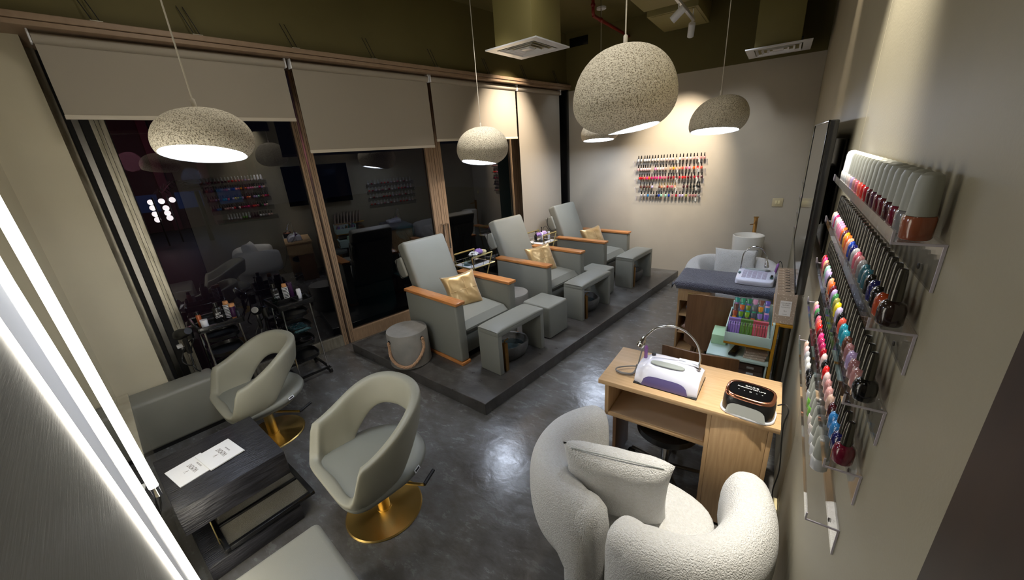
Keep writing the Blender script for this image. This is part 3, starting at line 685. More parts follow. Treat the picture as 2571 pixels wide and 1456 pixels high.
# console ---------------------------------------------------------------
t = thing('styling_console', 'low black oak styling console with pull out metal tray under the LED mirror', 'console', (-2.573, .468, 0), rad(-5.5))
obj('top_box', G().box(-.285, .295, -.255, .265, .285, .45, .003), M_ebony, t)
obj('base_box', G().box(-.285, .39, -.235, .24, 0, .10, .003), M_ebony, t)
obj('back_panel', G().box(-.285, -.10, -.24, .245, .10, .285), M_ebony, t)
obj('tray_frame', G().box(-.05, .395, -.15, -.125, .12, .145, .002).box(-.05, .395, .305, .33, .12, .145, .002).box(.37, .395, -.125, .305, .12, .145, .002).box(.17, .19, -.125, .305, .12, .145, .002), M_blackp, t)
obj('tray_mesh', G().box(-.05, .37, -.125, .305, .126, .132), mat('tray_hammered_metal', (150, 145, 132), .38, metal=.8, bump=.9, bscale=260, vor=True), t)
obj('brass_strip', G().box(.262, .274, -.155, -.149, .10, .285, .001), M_gold, t)
for i, (lx, ly, lz, rz) in enumerate(((-.035, -.10, .4505, rad(-3)), (.07, .065, .4505, rad(-4)))):
    pass
def leaflet(label, loc, rz, n=1):
    t = thing('leaflet', label, 'leaflet', loc, rz, 'white leaflets on the black console')
    g = G()
    for k in range(n): g.box(-.108+.002*k, .108, -.09, .09-.002*k, .0012*k*2, .0012*k*2+.0018)
    obj('card', g, M_paper, t, smooth=False); zt = .0012*(n-1)*2+.0020
    text('VALMONT', .036, M_ink, t, (0, .010, zt), (0, 0, pi), 'print_name', sx=.62)
    text('l art du soin', .015, M_ink, t, (0, .040, zt), (0, 0, pi), 'print_script', sx=.8)
    obj('print_emblem', G().tube([(-.007, -.034, zt), (0, -.016, zt+.0002), (.007, -.036, zt)], .0008, 5).tube([(.0, -.008, zt), (.004, -.020, zt+.0002), (-.003, -.024, zt)], .0006, 5), M_ink, t)
    return t
leaflet('lower white leaflet on the black console, partly tucked under the other', (-2.595, .345, .4503), rad(3), 2)
leaflet('upper white leaflet overlapping the other on the black console', (-2.575, .487, .4565), rad(2), 3)

# benches ----------------------------------------------------------------
def bench(label, u0, u1, v0, v1):
    t = thing('bench', label, 'bench', (0, 0, 0), -D, 'grey leather benches')
    obj('padded_box', G().box(u0, u1, v0, v1, .03, .45, .03, 4), M_bench, t)
    obj('plinth', G().box(u0+.02, u1-.02, v0+.02, v1-.02, 0, .032), M_blackm, t)
    return t
bench('long grey leather bench along the cream pier behind the far salon chair', -4.055, -3.80, -.255, .335)
b = bench('grey leather bench at the bottom edge beside the near salon chair', -1.685, -.98, -.085, .31)

# leaning mirrors with light tubes ---------------------------------------
def uvz(u_, v_, z_): return (u_, v_, z_)
def led(u_, z0, v0, z1, v1, r):
    return G().tube([(u_, v0, z0), (u_, v1, z1)], r, 12)
t = thing('led_mirror', 'tall leaning mirror edged by two bright white light tubes, beside the cream pier', 'mirror', (0, 0, 0), -D, 'leaning mirrors with light tubes')
def vA(z): return -.1766-(z-.549)*.0242
def vB(z): return -.1727-(z-.642)*.046
def vC(z): return -.1667-(z-.76)*.064
z1 = 2.25
obj('mirror_plate', G().loft([[(-2.43, vA(.60)-.003, .60), (-1.93, vA(.50)-.003, .50), (-1.93, vA(z1)-.003, z1), (-2.43, vA(z1)-.003, z1)],
    [(-2.43, vA(.60)-.024, .60), (-1.93, vA(.50)-.024, .50), (-1.93, vA(z1)-.024, z1), (-2.43, vA(z1)-.024, z1)]]), M_mirror, t, smooth=False)
obj('light_tube', led(-2.45, .56, vA(.56), z1, vA(z1), .017), M_led, t)
obj('light_tube', led(-1.90, .12, vB(.12), z1, vB(z1), .019), M_led, t)
obj('tube_cap', led(-2.45, .50, vA(.50), .56, vA(.56), .015), M_chrome, t)
obj('power_lead', G().tube(smooth_path([(-2.45, vA(.50), .50), (-2.46, -.185, .44), (-2.45, -.20, .40), (-2.44, -.225, .37)]), .004, 6), M_blackm, t)
obj('glow_panel', G().loft([[(-1.875, vB(.12)-.004, .12), (-1.64, vC(.12)-.004, .12), (-1.64, vC(z1)-.004, z1), (-1.875, vB(z1)-.004, z1)],
    [(-1.875, vB(.12)-.012, .12), (-1.64, vC(.12)-.012, .12), (-1.64, vC(z1)-.012, z1), (-1.875, vB(z1)-.012, z1)]]), M_paper, t, smooth=False)
t = thing('led_mirror', 'nearest leaning mirror with painted grey reflection and one thick light tube at lower left', 'mirror', (0, 0, 0), -D, 'leaning mirrors with light tubes')
obj('edge_profile', G().loft([[(-1.635, vC(.1)+.0, .1), (-1.60, vC(.1), .1), (-1.60, vC(z1), z1), (-1.635, vC(z1), z1)], [(-1.635, vC(.1)-.03, .1), (-1.60, vC(.1)-.03, .1), (-1.60, vC(z1)-.0, z1), (-1.635, vC(z1)-.0, z1)]]), M_blackm, t, smooth=False)
obj('light_tube', led(-1.50, .12, vC(.12), z1, vC(z1), .020), M_led, t)
obj('grey_mirror_face', G().loft([[(-1.475, vC(.1)+.010, .1), (-.72, vC(.1)+.010, .1), (-.72, vC(z1)+.010, z1), (-1.475, vC(z1)+.010, z1)],
    [(-1.475, vC(.1)-.02, .1), (-.72, vC(.1)-.02, .1), (-.72, vC(z1)-.02, z1), (-1.475, vC(z1)-.02, z1)]]), M_mirrorgrey, t, smooth=False)  # flat grey painted in place of the mirror's reflection; ribs imitate tube scatter

# salon trolleys ----------------------------------------------------------
def oval(hx, hy, z0, z1, lip):
    rings = [[(p*.86, q*.86, z0) for p, q in srect(hx, hy, 28, 3)], [(p, q, z0+.012) for p, q in srect(hx, hy, 28, 3)], [(p*1.03, q*1.03, z1) for p, q in srect(hx, hy, 28, 3)],
             [(p*.98, q*.98, z1) for p, q in srect(hx, hy, 28, 3)], [(p*.94, q*.94, z0+.014) for p, q in srect(hx, hy, 28, 3)]]
    return G().loft(rings)
def salon_trolley(label, u0, v0):
    t = thing('salon_trolley', label, 'trolley', UV(u0, v0, 0), -D, 'black salon trolleys by the window')
    top = G().box(-.20, .20, -.165, .165, .800, .812, .003)
    for x0, x1, y0, y1 in ((-.20, .20, -.165, -.150), (-.20, .20, .150, .165), (-.20, -.185, -.165, .165), (.185, .20, -.165, .165), (-.01, .0, -.15, .15), (.0, .185, .02, .03)): top.box(x0, x1, y0, y1, .805, .85, .002)
    obj('top_tray', top, M_blackp, t)
    for k, z in enumerate((.20, .36, .52, .67)): obj('oval_tray', oval(.158, .125, z, z+.045, .01), M_blackp, t)
    for x in (-.155, .155):
        for y in (-.125, .125): obj('post', G().tube([(x*1.12, y*1.12, .05), (x, y, .80)], .008, 8), M_chrome, t)
    obj('base_frame', G().box(-.19, .19, -.155, -.135, .052, .072, .003).box(-.19, .19, .135, .155, .052, .072, .003).box(-.19, -.17, -.155, .155, .052, .072, .003).box(.17, .19, -.155, .155, .052, .072, .003), M_blackp, t)
    for x in (-.175, .175):
        for y in (-.14, .14):
            M = Matrix.Translation((x*1.06, y*1.06, .0315)) @ Matrix.Rotation(pi/2, 4, 'X')
            wv = obj('wheel', G().lathe([(.014, -.015), (.031, -.013), (.031, .013), (.014, .015)], 18, M), M_blackp, t)
            obj('wheel_cap', G().lathe([(.013, .0142), (.001, .017)], 12, M).lathe([(.013, -.0142), (.001, -.017)], 12, M), M_steel, wv)
            obj('wheel_fork', G().box(x-.008, x+.008, y-.019, y+.019, .035, .054, .003), M_blackp, t)
    obj('tool_holder', G().box(.20, .26, -.10, .10, .826, .834, .002), M_blackp, t)
    obj('holder_cup', G().lathe([(.028, .70), (.034, .80), (.032, .80), (.026, .702)], 18, Matrix.Translation((-.10, -.205, 0))), M_steel, t)
    obj('holder_arm', G().box(-.14, -.06, -.205, -.162, .795, .802, .002), M_blackp, t)
    return t
T1, T2 = (-4.10, .50), (-4.05, 1.09)
salon_trolley('black salon trolley of oval trays nearest the cream pier', *T1)
salon_trolley('black salon trolley of oval trays beside the wide bronze post', *T2)
ZT = .812
M_copper = mat('copper_bottle', (176, 96, 58), .3, metal=.3); M_purple = mat('dark_purple', (58, 26, 62), .35); M_woodend = mat('pale_wood', (198, 140, 88), .5)
def bottle(label, u_, v_, m, r, h, capm=None, cr=.6, name='product_bottle', z=ZT, grp=None):
    t = thing(name, label, 'bottle', UV(u_, v_, z), -D, grp)
    obj('bottle_body', G().lathe([(r*.92, 0), (r, .004), (r, h*.72), (r*.8, h*.78), (r*cr*.8, h*.80), (r*cr*.8, h*.82)], 20), m, t)
    obj('bottle_cap', G().lathe([(r*cr, h*.82), (r*cr*.95, h), (.001, h)], 16), capm or M_blackp, t)
    return t
def brush(label, u_, v_, h, core, tilt=0):
    t = thing('round_brush', label, 'brush', UV(u_, v_, ZT), -D, 'round hair brushes on the trolleys')
    g = G(); rb = []
    for i in range(10): rb.append((.022, .006+i*h*.8/10)); rb.append((.028, .010+i*h*.8/10)); rb.append((.028, .004+(i+.6)*h*.8/10)); rb.append((.022, .004+(i+.8)*h*.8/10))
    obj('bristle_barrel', G().lathe([(.021, 0), (.021, h*.82)], 20), core, t)
    for i in range(9): obj('bristle_ring', G().lathe([(.0265, .008+i*h*.088), (.028, .011+i*h*.088), (.0265, .0145+i*h*.088)], 18), M_paper, t)
    obj('wood_end', G().lathe([(.022, h*.82), (.02, h), (.001, h)], 18), M_woodend, t)
    return t
bottle('white and green spray bottle at the window corner of the farther trolley', -4.06+.0, 1.195, M_white, .021, .13, M_blackp, .6)
tag(obj('round_brush_barrel', G().lathe([(.026, 0), (.028, .004), (.028, .15), (.026, .155), (.001, .155)], 20), M_purple, None, loc=UV(-4.19, 1.16, ZT)), 'dark purple brush barrel standing at the back of the farther trolley', 'brush')
brush('round brush with white bristle rings on the farther trolley', -4.13, 1.10, .17, M_blackp)
t = bottle('black barber bottle with white print on the farther trolley', -4.10, 1.00, M_blackp, .033, .20, M_blackp, .5)
text('BARBER', .018, M_paper, t, (.034, -.004, .10), (pi/2, 0, pi/2), 'label_print', sx=.8); text('1933', .03, M_paper, t, (.034, -.004, .07), (pi/2, 0, pi/2), 'label_print', sx=.8)
pump('spray_bottle', 'small clear blue spray bottle on the farther trolley', UV(-4.03, .965, ZT), M_glassb, .12, .024)
bottle('slim copper bottle with black cap on the nearer trolley', -4.07, .385, M_copper, .019, .14, M_blackp, .8)
jar('white_tub', 'white tub beside the copper bottle on the nearer trolley', UV(-3.99, .40, ZT), M_white, .026, .08)
t = bottle('square black bottle with white block lettering on the nearer trolley', -4.02, .515, M_blackp, .034, .19, M_blackp, .5)
text('JUST', .024, M_paper, t, (.0345, -.004, .095), (pi/2, 0, pi/2), 'label_print', sx=.8); text('CUTE', .026, M_paper, t, (.0345, -.004, .068), (pi/2, 0, pi/2), 'label_print', sx=.8)
brush('round brush with white bristle rings on the nearer trolley', -4.10, .60, .16, M_blackp)
t = thing('round_brush', 'purple barrel brush with pale wooden ends lying upright on the nearer trolley', 'brush', UV(-4.02, .625, ZT), -D)
obj('barrel', G().lathe([(.025, .025), (.025, .12)], 20), M_purple, t); obj('wood_end', G().lathe([(.02, 0), (.023, .004), (.025, .025)], 18), M_woodend, t); obj('wood_end', G().lathe([(.025, .12), (.022, .145), (.001, .146)], 18), M_woodend, t)
t = thing('paddle_brush', 'flat black paddle brush leaning at the corner of the nearer trolley', 'brush', UV(-3.955, .655-.02, ZT), -D)
obj('paddle', G().box(-.035, .035, -.004, .012, 0, .095, .006), mat('dark_slate', (38, 44, 52), .6, bump=.5, bscale=200, vor=True), t)
obj('paddle_handle', G().box(-.008, .008, 0, .01, .095, .15, .004), M_blackp, t)
def dryer(label, u_, v_, rz):
    t = thing('hair_dryer', label, 'hair dryer', UV(u_, v_, .80), -D+rz)
    M = Matrix.Translation((0, 0, .02)) @ Matrix.Rotation(rad(70), 4, 'Y')
    obj('barrel', G().lathe([(.03, -.09), (.043, -.075), (.046, -.02), (.036, .05), (.028, .09), (.024, .09)], 22, M), M_blackp, t)
    obj('rear_grille', G().lathe([(.001, -.094), (.02, -.096), (.036, -.088), (.040, -.078)], 20, M), M_chrome, t)
    obj('handle', G().box(-.018, .018, -.014, .014, -.17, -.01, .01), M_blackp, t)
    obj('cable', G().tube(smooth_path([(0, 0, -.17), (.03, -.03, -.26), (-.03, -.06, -.22), (-.05, 0, -.12), (.0, .06, -.06), (-.05, .03, -.18), (0, -.01, -.30), (.02, .02, -.36)], 7), .005, 7), M_blackp, t)
    return t
dryer('black hair dryer with coiled cable hanging at the pier side of the nearer trolley', -4.02, .245, .4)
dryer('black hair dryer with chrome grille hanging between the two salon trolleys', -4.06, .80, -.3)
t = thing('foil_pack', 'crumpled teal grey foil bag on a tray of the farther trolley', 'bag', UV(-3.99, 1.09, .54), -D)
obj('bag_body', pillow_g(.24, .16, .06, 14, .1, .012, 4), mat('teal_foil', (52, 84, 88), .25, metal=.4), t)
t = thing('foil_pack', 'crumpled dark foil bag on a tray of the nearer trolley', 'bag', UV(-4.05, .50, .385), -D)
obj('bag_body', pillow_g(.24, .16, .05, 14, .1, .012, 7), mat('dark_foil', (44, 56, 66), .25, metal=.4), t)
for k in range(2):
    t = tag(obj('metal_dish', G().lathe([(.03, 0), (.055, .012), (.062, .022), (.058, .022), (.05, .014), (.001, .006)], 24), M_steel, None, loc=UV(-4.02+.075*k-.03, 1.05+.07*k, .385)), ['grey mixing dish', 'second grey mixing dish'][k]+' in an oval tray of the farther trolley', 'dish')
t = thing('wall_plug', 'white plug and adapter hanging by the grey window post', 'plug', UV(-4.28, .21, .62), -D)
obj('plug_body', G().box(-.02, .02, -.02, .02, 0, .03, .004), M_white, t); obj('adapter_block', G().box(-.02, .02, .0, .04, -.05, -.002, .004), M_blackp, t)
#@@DESKS
# ------------------------------------------------------------------ manicure desk (near)
t = thing('manicure_desk', 'light oak manicure desk with open shelf and side cupboard, nearest the camera', 'desk', (-.725, 1.868, 0), rad(-.6))
obj('desktop', G().box(0, .90, 0, .445, .722, .75, .002), M_oak, t)
obj('side_panel', G().box(.035, .058, .02, .43, .50, .722, .001), M_oakv, t)
obj('leg_panel', G().box(.04, .062, .16, .43, 0, .50, .001), M_brown, t)
obj('shelf_board', G().box(.035, .60, .02, .43, .50, .522, .001), M_oak, t)
obj('rear_panel', G().box(.058, .60, .415, .43, .522, .722, .001), M_oakv, t)
obj('cupboard_side', G().box(.59, .61, .012, .43, 0, .722, .001), M_oakv, t)
obj('cupboard_side', G().box(.855, .875, .012, .43, 0, .722, .001), M_oakv, t)
obj('cupboard_front', G().box(.611, .854, .010, .026, .02, .720, .001), M_oakv, t)
obj('cupboard_back', G().box(.61, .855, .415, .43, 0, .722, .001), M_oakv, t)
M_sheet = glassy('clear_desk_film', (225, 225, 228), .9, .06, 1.55)
t2 = tag(obj('glass_sheet', G().box(.065, .582, .03, .40, 0, .003), mat('glossy_shelf_film', (206, 180, 150), .16, coat=.8, var=(214, 190, 162), vscale=3), None, loc=(-.725, 1.868, .5225), rz=rad(-.6)), 'glossy clear film lying on the open shelf of the near desk', 'film')
# dust collector with lamp, drill pen
def gooseneck(parent, base, pts, head_d, r=.0055, name='gooseneck'):
    obj('neck_collar', G().lathe([(.013, 0), (.013, .006), (.008, .012), (.008, .03), (.001, .03)], 14, Matrix.Translation(base)), M_chrome, parent)
    path = smooth_path([Vector(base)+Vector((0, 0, .02))]+[Vector(p) for p in pts], 8)
    obj(name, G().tube(path, r, 10), M_chrome, parent)
    d = Vector(head_d).normalized(); M = Matrix.Translation(Vector(pts[-1])) @ d.to_track_quat('Z', 'Y').to_matrix().to_4x4()
    obj('lamp_head', G().lathe([(.007, -.012), (.012, 0), (.016, .012), (.017, .03), (.021, .035), (.021, .052), (.017, .055), (.016, .050), (.001, .050)], 20, M), M_chrome, parent)
t = thing('nail_dust_collector', 'white domed nail station with violet hand opening, chrome gooseneck lamp and purple drill pen', 'nail machine', (-.362, 2.035, .75), rad(-2))
# cross section in yz, swept along x
def dome(hx, n=26):
    out = []
    prof = [(-.115, 0.004), (-.112, .03), (-.092, .075), (-.058, .105), (.0, .115), (.07, .112), (.105, .10), (.125, .07), (.128, .03), (.128, .004)]
    P = [tuple(p)[:2] for p in smooth_path([(a, b, 0) for a, b in prof], 3)]
    rings = []
    for i in range(n+1):
        a = -1+2*i/n; e = (1-abs(a)**7)**.5 if abs(a) < 1 else 0; e = max(e, .80 if abs(a) < 1 else .74)
        sh = 1-(1-e)*.5
        rings.append([(hx*a, y*sh, z*(e if z > .01 else 1)) for y, z in P])
    return rings
obj('body', G().loft(dome(.168)), M_cool, t, ang=55)
obj('base_rim', G().box(-.170, .170, -.119, .132, 0, .006, .002), M_blackm, t)
g = G(); A = []
for i in range(21):
    a = i/20; x = -.125+.25*a; hh = .062*min(1, max(0, 1-abs(2*a-1)**5))**.5+.004
    A.append((x, hh))
def facey(z): return -.1165+.30*max(0, z-.03)
vs = [(x, facey(.006)-.0016, .006) for x, _ in A]+[(x, facey(h*.5)-.0016, h*.5+.003) for x, h in A]+[(x, facey(h)-.0016, h+.002) for x, h in A]
n = len(A); fs = [(i, i+1, n+i+1, n+i) for i in range(n-1)]+[(n+i, n+i+1, 2*n+i+1, 2*n+i) for i in range(n-1)]
obj('hand_opening', G().add(vs, fs), M_violet, t)
obj('hand_rest', G().loft([[(p-.008, -.028+q, .1145-(.05 if False else 0)+.0) for p, q in srect(.092, .026, 26, 3)], [(p*.97-.008, -.028+q*.95, .1185) for p, q in srect(.092, .026, 26, 3)]]), M_foam, t)
obj('vent_recess', G().box(.03, .14, .03, .085, .1155, .1175, .001), M_white, t)
gooseneck(t, (.142, .028, .105), [(.145, .03, .18), (.12, .028, .26), (.055, .02, .325), (-.02, 0, .345), (-.09, -.03, .325), (-.135, -.065, .272)], (-.3, -.35, -.8))
obj('drill_pen', G().lathe([(.0085, 0), (.0105, .004), (.0105, .075), (.008, .082), (.004, .088), (.001, .095)], 16, Matrix.Translation((-.148, .035, .088))), M_purpleg, t)
obj('pen_cable', G().tube(smooth_path([(-.148, .035, .182), (-.158, .035, .192), (-.168, .03, .16), (-.178, .01, .08), (-.185, -.02, .03), (-.20, -.05, .012), (-.25, -.07, .012), (-.295, -.055, .012), (-.29, -.03, .02), (-.23, .02, .02), (-.17, .03, .03)], 6), .0042, 8), mat('grey_cable', (120, 116, 112), .5), t)
obj('cable_sleeve', G().tube(smooth_path([(-.183, -.01, .06), (-.185, -.02, .03), (-.20, -.05, .0125), (-.25, -.07, .0125), (-.29, -.06, .0125)], 6), .0075, 8), MATS['grey_cable'], t)
obj('speed_knob', G().lathe([(.012, .10), (.012, .128), (.001, .128)], 14, Matrix.Translation((-.108, .058, 0))), M_blackp, t)
# UV lamp
t = thing('nail_lamp', 'black and rose gold nail curing lamp with white arched opening', 'nail lamp', (.035, 1.945, .75), rad(-7))
n = 40
def ring(hx, hy, z, dy=0): return [(p, q+dy, z) for p, q in srect(hx, hy, n, 3.4)]
obj('base_plate', G().loft([ring(.118, .085, 0), ring(.120, .087, .006), ring(.118, .085, .012)]), M_white, t)
obj('body', G().loft([ring(.112, .080, .012), ring(.112, .080, .05), ring(.109, .076, .085), ring(.104, .068, .100)]), M_blackp, t, ang=60)
TM = Matrix.Translation((0, 0, .106)) @ Matrix.Rotation(rad(7), 4, 'X')
obj('rose_gold_rim', G().loft([ring(.105, .069, -.012), ring(.108, .072, -.002), ring(.104, .068, .008), ring(.094, .058, .010), ring(.092, .056, .004)], M=TM, caps=True), M_rose, t, ang=60)
pl = obj('touch_panel', G().loft([ring(.091, .055, .004), ring(.091, .055, .008)], M=TM), M_black, t, ang=60)
for s_, dx, dy, sz in (('SUN (S1S)', .0, .034, .013), ('Professional Nail Lamp', .0, .019, .0125)):
    text(s_, sz, M_paper, t, TM @ Vector((dx, dy, .0084)), (rad(7), 0, 0), 'panel_print', sx=1.05)
text('-   -   o   -   -', .016, M_paper, t, TM @ Vector((0, -.004, .0084)), (rad(7), 0, 0), 'panel_marks', sx=1.3)
g = G(); A = []
for i in range(21):
    a = i/20; x = -.086+.172*a; A.append((x, .060*max(0, 1-abs(2*a-1)**5)**.45+.013))
vs = [(x*1.03, -.0846, .0125) for x, _ in A]+[(x, -.0815, h) for x, h in A]
obj('arch_opening', g.add(vs, [(i, i+1, 21+i+1, 21+i) for i in range(20)]), mat('lamp_inside', (196, 200, 196), .35), t)
t = tag(obj('lamp_cable', G().tube(smooth_path([(.152, 1.98, .80), (.185, 1.985, .812), (.198, 1.96, .79), (.187, 1.93, .74), (.19, 1.90, .66), (.20, 1.86, .52), (.19, 1.84, .40), (.205, 1.80, .28), (.19, 1.76, .18), (.20, 1.70, .10), (.17, 1.75, .02)], 7), .003, 7), M_blackp), 'thin black cable dropping behind the nail curing lamp along the right wall', 'cable')
# stool and base under desk
t = thing('rolling_stool', 'dark rolling stool base under the near manicure desk', 'stool', (-.36, 2.10, 0), .3)
obj('seat_disc', G().lathe([(.16, .34), (.18, .36), (.18, .40), (.15, .42), (.001, .42)], 30), M_blackp, t)
obj('gas_column', G().lathe([(.025, .07), (.025, .34)], 14), M_chrome, t)
for k in range(5):
    a = 2*pi*k/5; obj('foot_arm', G().tube([(0, 0, .09), (.24*cos(a), .24*sin(a), .06)], .013, 8), M_steel, t)
    obj('castor', G().sphere((.245*cos(a), .245*sin(a), .026), .026, 12, 8), M_blackp, t)

# ------------------------------------------------------------------ boucle armchairs
def tube_arm(path, hx, hz, n=26, e=2.5):
    """loft of tall rounded sections; path = list of (x,y,zc,hz,hx)"""
    pts = path; rings = []; k = len(pts)
    for i, p in enumerate(pts):
        a = Vector(pts[max(i-1, 0)][:2]); b = Vector(pts[min(i+1, k-1)][:2]); d = (b-a).normalized(); nx, ny = -d.y, d.x
        rings.append([(p[0]+nx*u_, p[1]+ny*u_, p[2]+v_) for u_, v_ in srect(p[4], p[3], n, e)])
    return rings
def cap_ends(path, m=5):
    """round both ends by adding shrinking sections"""
    out = []
    k = len(path)
    def ext(p, q, rev):
        d = Vector((p[0]-q[0], p[1]-q[1])).normalized(); L = []
        for i in range(1, m+1):
            a = (pi/2)*i/m; s = max(cos(a), .06); off = sin(a)*p[4]*.8
            L.append((p[0]+d.x*off, p[1]+d.y*off, p[2], p[3]*(.62+.38*s) if i < m else p[3]*.60*.6, p[4]*s))
        return L
    A = ext(path[0], path[1], True)[::-1]; B = ext(path[-1], path[-2], False)
    return A+path+B
def armchair(label, grp, loc, rz, sx=1.0, sy=1.0):
    t = thing('boucle_armchair', label, 'armchair', loc, rz, grp)
    def half(s):
        # local: chair faces +y, centre 0,0; s=-1 left half, +1 right half
        key = [(.34, .33), (.375, .20), (.385, .05), (.35, -.12), (.26, -.235), (.15, -.275), (.085, -.28)]
        P = smooth_path([(s*a*sx, b*sy, 0) for a, b in key], 7)
        L = []
        for i, p in enumerate(P):
            f = i/(len(P)-1); ztop = .685+.03*sin(pi*f); zb = .30
            if f > .80: zb = .30-.26*((f-.80)/.20)**1.2
            L.append((p.x, p.y, (ztop+zb)/2, (ztop-zb)/2, .100))
        return L
    for s in (-1, 1):
        L = half(s)
        rings = tube_arm(cap_ends(L), 0, 0, 30, 2.6)
        obj('arm_roll', G().loft(rings), M_boucle, t, ang=80)
        # leg drop at the back end: upright roll reaching the floor
        M = Matrix.Translation((s*.102, -.275*sy, 0))
        obj('upright_roll', G().loft([[(p, q, z) for p, q in srect(.092*f, .088*f, 26, 2.6)] for z, f in ((.02, .9), (.04, 1), (.30, 1.0), (.55, 1.0), (.62, .93), (.66, .7), (.68, .35))], M=M), M_boucle, t, ang=80)
    rings = [[(p*sx, (q+.04)*sy, z) for p, q in srect(.285*f, .31*f, 32, 3.2)] for z, f in ((.12, .96), (.14, 1), (.40, 1), (.428, .985), (.44, .95), (.446, .86), (.448, .5))]
    obj('seat_cushion', G().loft(rings), M_boucle, t, ang=80)
    for x in (-.2, .2):
        for y in (-.14, .24): obj('foot', G().lathe([(.025, 0), (.025, .125)], 14, Matrix.Translation((x, y, 0))), M_blackm, t)
    obj('care_label', G().box(.095, .125, -.275*sy-.095, -.275*sy-.088, .30, .335), M_woodend, t)
    return t
A1 = (-.344, 1.333, 0)
armchair('white boucle armchair of thick rolls in the foreground facing the near desk', 'white boucle armchairs', A1, rad(-9), 1.12, .86)
for lab, pos, xa, up, seed in (('square white boucle cushion standing in the foreground armchair', (-.42, 1.305, .625), (.98, .22, -.02), (-.05, -.22, .97), 11),):
    o = obj('boucle_cushion', pillow_g(.46, .42, .16, 24, .07, .004, seed), M_boucle); weld(o); tag(o, lab, 'cushion', 'white boucle cushions'); place_plane(o, pos, xa, up)
    obj('zip_seam', G().tube([(-.19+.02*i, .20-.004*abs(i-9.5)*0, .016) for i in range(20)], .0022, 6), M_foam, o)
A2 = (-.30, 4.90, 0)
armchair('white boucle armchair behind the towel covered desk near the back wall', 'white boucle armchairs', A2, rad(180))
o = obj('boucle_cushion', pillow_g(.44, .36, .15, 24, .07, .004, 12), M_boucle); weld(o); tag(o, 'square white cushion standing in the armchair near the back wall', 'cushion', 'white boucle cushions'); place_plane(o, (-.285, 5.02, .64), (-1, .02, 0), (0, .20, .98))

# ------------------------------------------------------------------ far manicure desk
t = thing('manicure_desk', 'light oak manicure desk with drawer, covered by a slate towel', 'desk', (-.68, 3.80, 0), 0)
obj('desktop', G().box(0, .86, 0, .46, .722, .748, .002), M_oak, t)
for x0, x1 in ((.02, .04), (.285, .305)): obj('cabinet_side', G().box(x0, x1, .005, .45, 0, .722, .001), M_oakv, t)
for z in (.02, .21, .40): obj('cabinet_shelf', G().box(.041, .284, .012, .44, z, z+.02, .001), M_oak, t)
obj('cabinet_back', G().box(.041, .284, .44, .45, 0, .56, .001), M_oakv, t)
dr = obj('drawer', G().box(.022, .303, -.016, .20, .575, .715, .001), M_oakv, t)
obj('drawer_handle', G().tube([(.12, -.016, .66), (.12, -.032, .66), (.19, -.032, .66), (.19, -.016, .66)], .005, 8), M_gold, dr)
obj('far_leg', G().box(.83, .85, .02, .44, 0, .722, .001), M_oakv, t)
g = G(); nx, ny = 44, 30; rs = random.Random(2); vs = []
def tz(x, y):
    return .757+.004*sin(9*x+4*y)*cos(11*y)
for j in range(ny+1):
    for i in range(nx+1):
        x = -.035+.925*i/nx; y = -.035+.51*j/ny; z = tz(x, y)
        ex = max(0, -.02-x, x-.875); ey = max(0, -.012-y, y-.462)
        if i == 0: z = .705; 
        if j == 0: z = .700+.004*sin(20*x)
        if i == 1: z = .752
        if j == 1: z = .752
        vs.append((x, y, z))
fs = [(j*(nx+1)+i, j*(nx+1)+i+1, (j+1)*(nx+1)+i+1, (j+1)*(nx+1)+i) for j in range(ny) for i in range(nx)]
o = obj('desk_towel', g.add(vs, fs), M_towel, None, ang=80, loc=(-.68, 3.80, .0)); sm_ = o.modifiers.new('thick', 'SOLIDIFY'); sm_.thickness = .008; sm_.offset = 1
tag(o, 'slate grey towel spread over the far manicure desk', 'towel')
for z, lab, m, sz in ((.42, 'clear blue plastic bag on the middle shelf of the far desk', mat('bluish_film', (92, 112, 138), .25), (.16, .14, .11)), (.23, 'pale folded packs on the lower shelf of the far desk', mat('dusty_pink', (176, 150, 146), .5), (.20, .16, .07))):
    o = obj('plastic_bag' if z > .4 else 'folded_pack', pillow_g(sz[0], sz[1], sz[2], 12, .1, .014, 3), m, None, loc=(-.51, 3.91, z+sz[2]/2+.012)); tag(o, lab, 'bag' if z > .4 else 'pack')
t = thing('nail_dust_collector', 'flat white nail dust collector with fan grille, gooseneck lamp and purple pen', 'nail machine', (-.045, 4.04, .768), rad(-3))
def ring2(hx, hy, z, dy=0): return [(p, q+dy, z) for p, q in srect(hx, hy, 40, 7)]
SM = Matrix(((1, 0, 0, 0), (0, 1, 0, 0), (0, .12, 1, .018), (0, 0, 0, 1)))
obj('body', G().loft([ring2(.150, .140, 0), ring2(.154, .144, .005)]+[[(p, q, z+(.13*q+.018)*(1)) for p, q, _ in ring2(.150*f, .140*f, 0)] for z, f in ((.035, 1.0), (.043, .985), (.046, .95))]), M_cool, t, ang=50)
for k in range(5):
    g = G()
    for r_ in range(14):
        y0 = -.085+.012*r_; z = .0655+.13*y0; g.box(-.105+.040*k, -.105+.040*k+.034, y0, y0+.007, z-.001, z+.0012)
    obj('grille_column', g, mat('grille_lilac', (196, 190, 208), .5), t, smooth=False)
obj('arm_pad', G().loft([[(p, q+.118, .080) for p, q in srect(.105, .020, 24, 3)], [(p, q+.118, .086) for p, q in srect(.10, .017, 24, 3)]]), M_foam, t)
obj('control_plate', G().loft([[(p-.132, q+.02, .0670) for p, q in srect(.011, .035, 20, 3)], [(p-.132, q+.02, .070) for p, q in srect(.011, .035, 20, 3)]]), mat('teal_control', (74, 110, 108), .3), t)
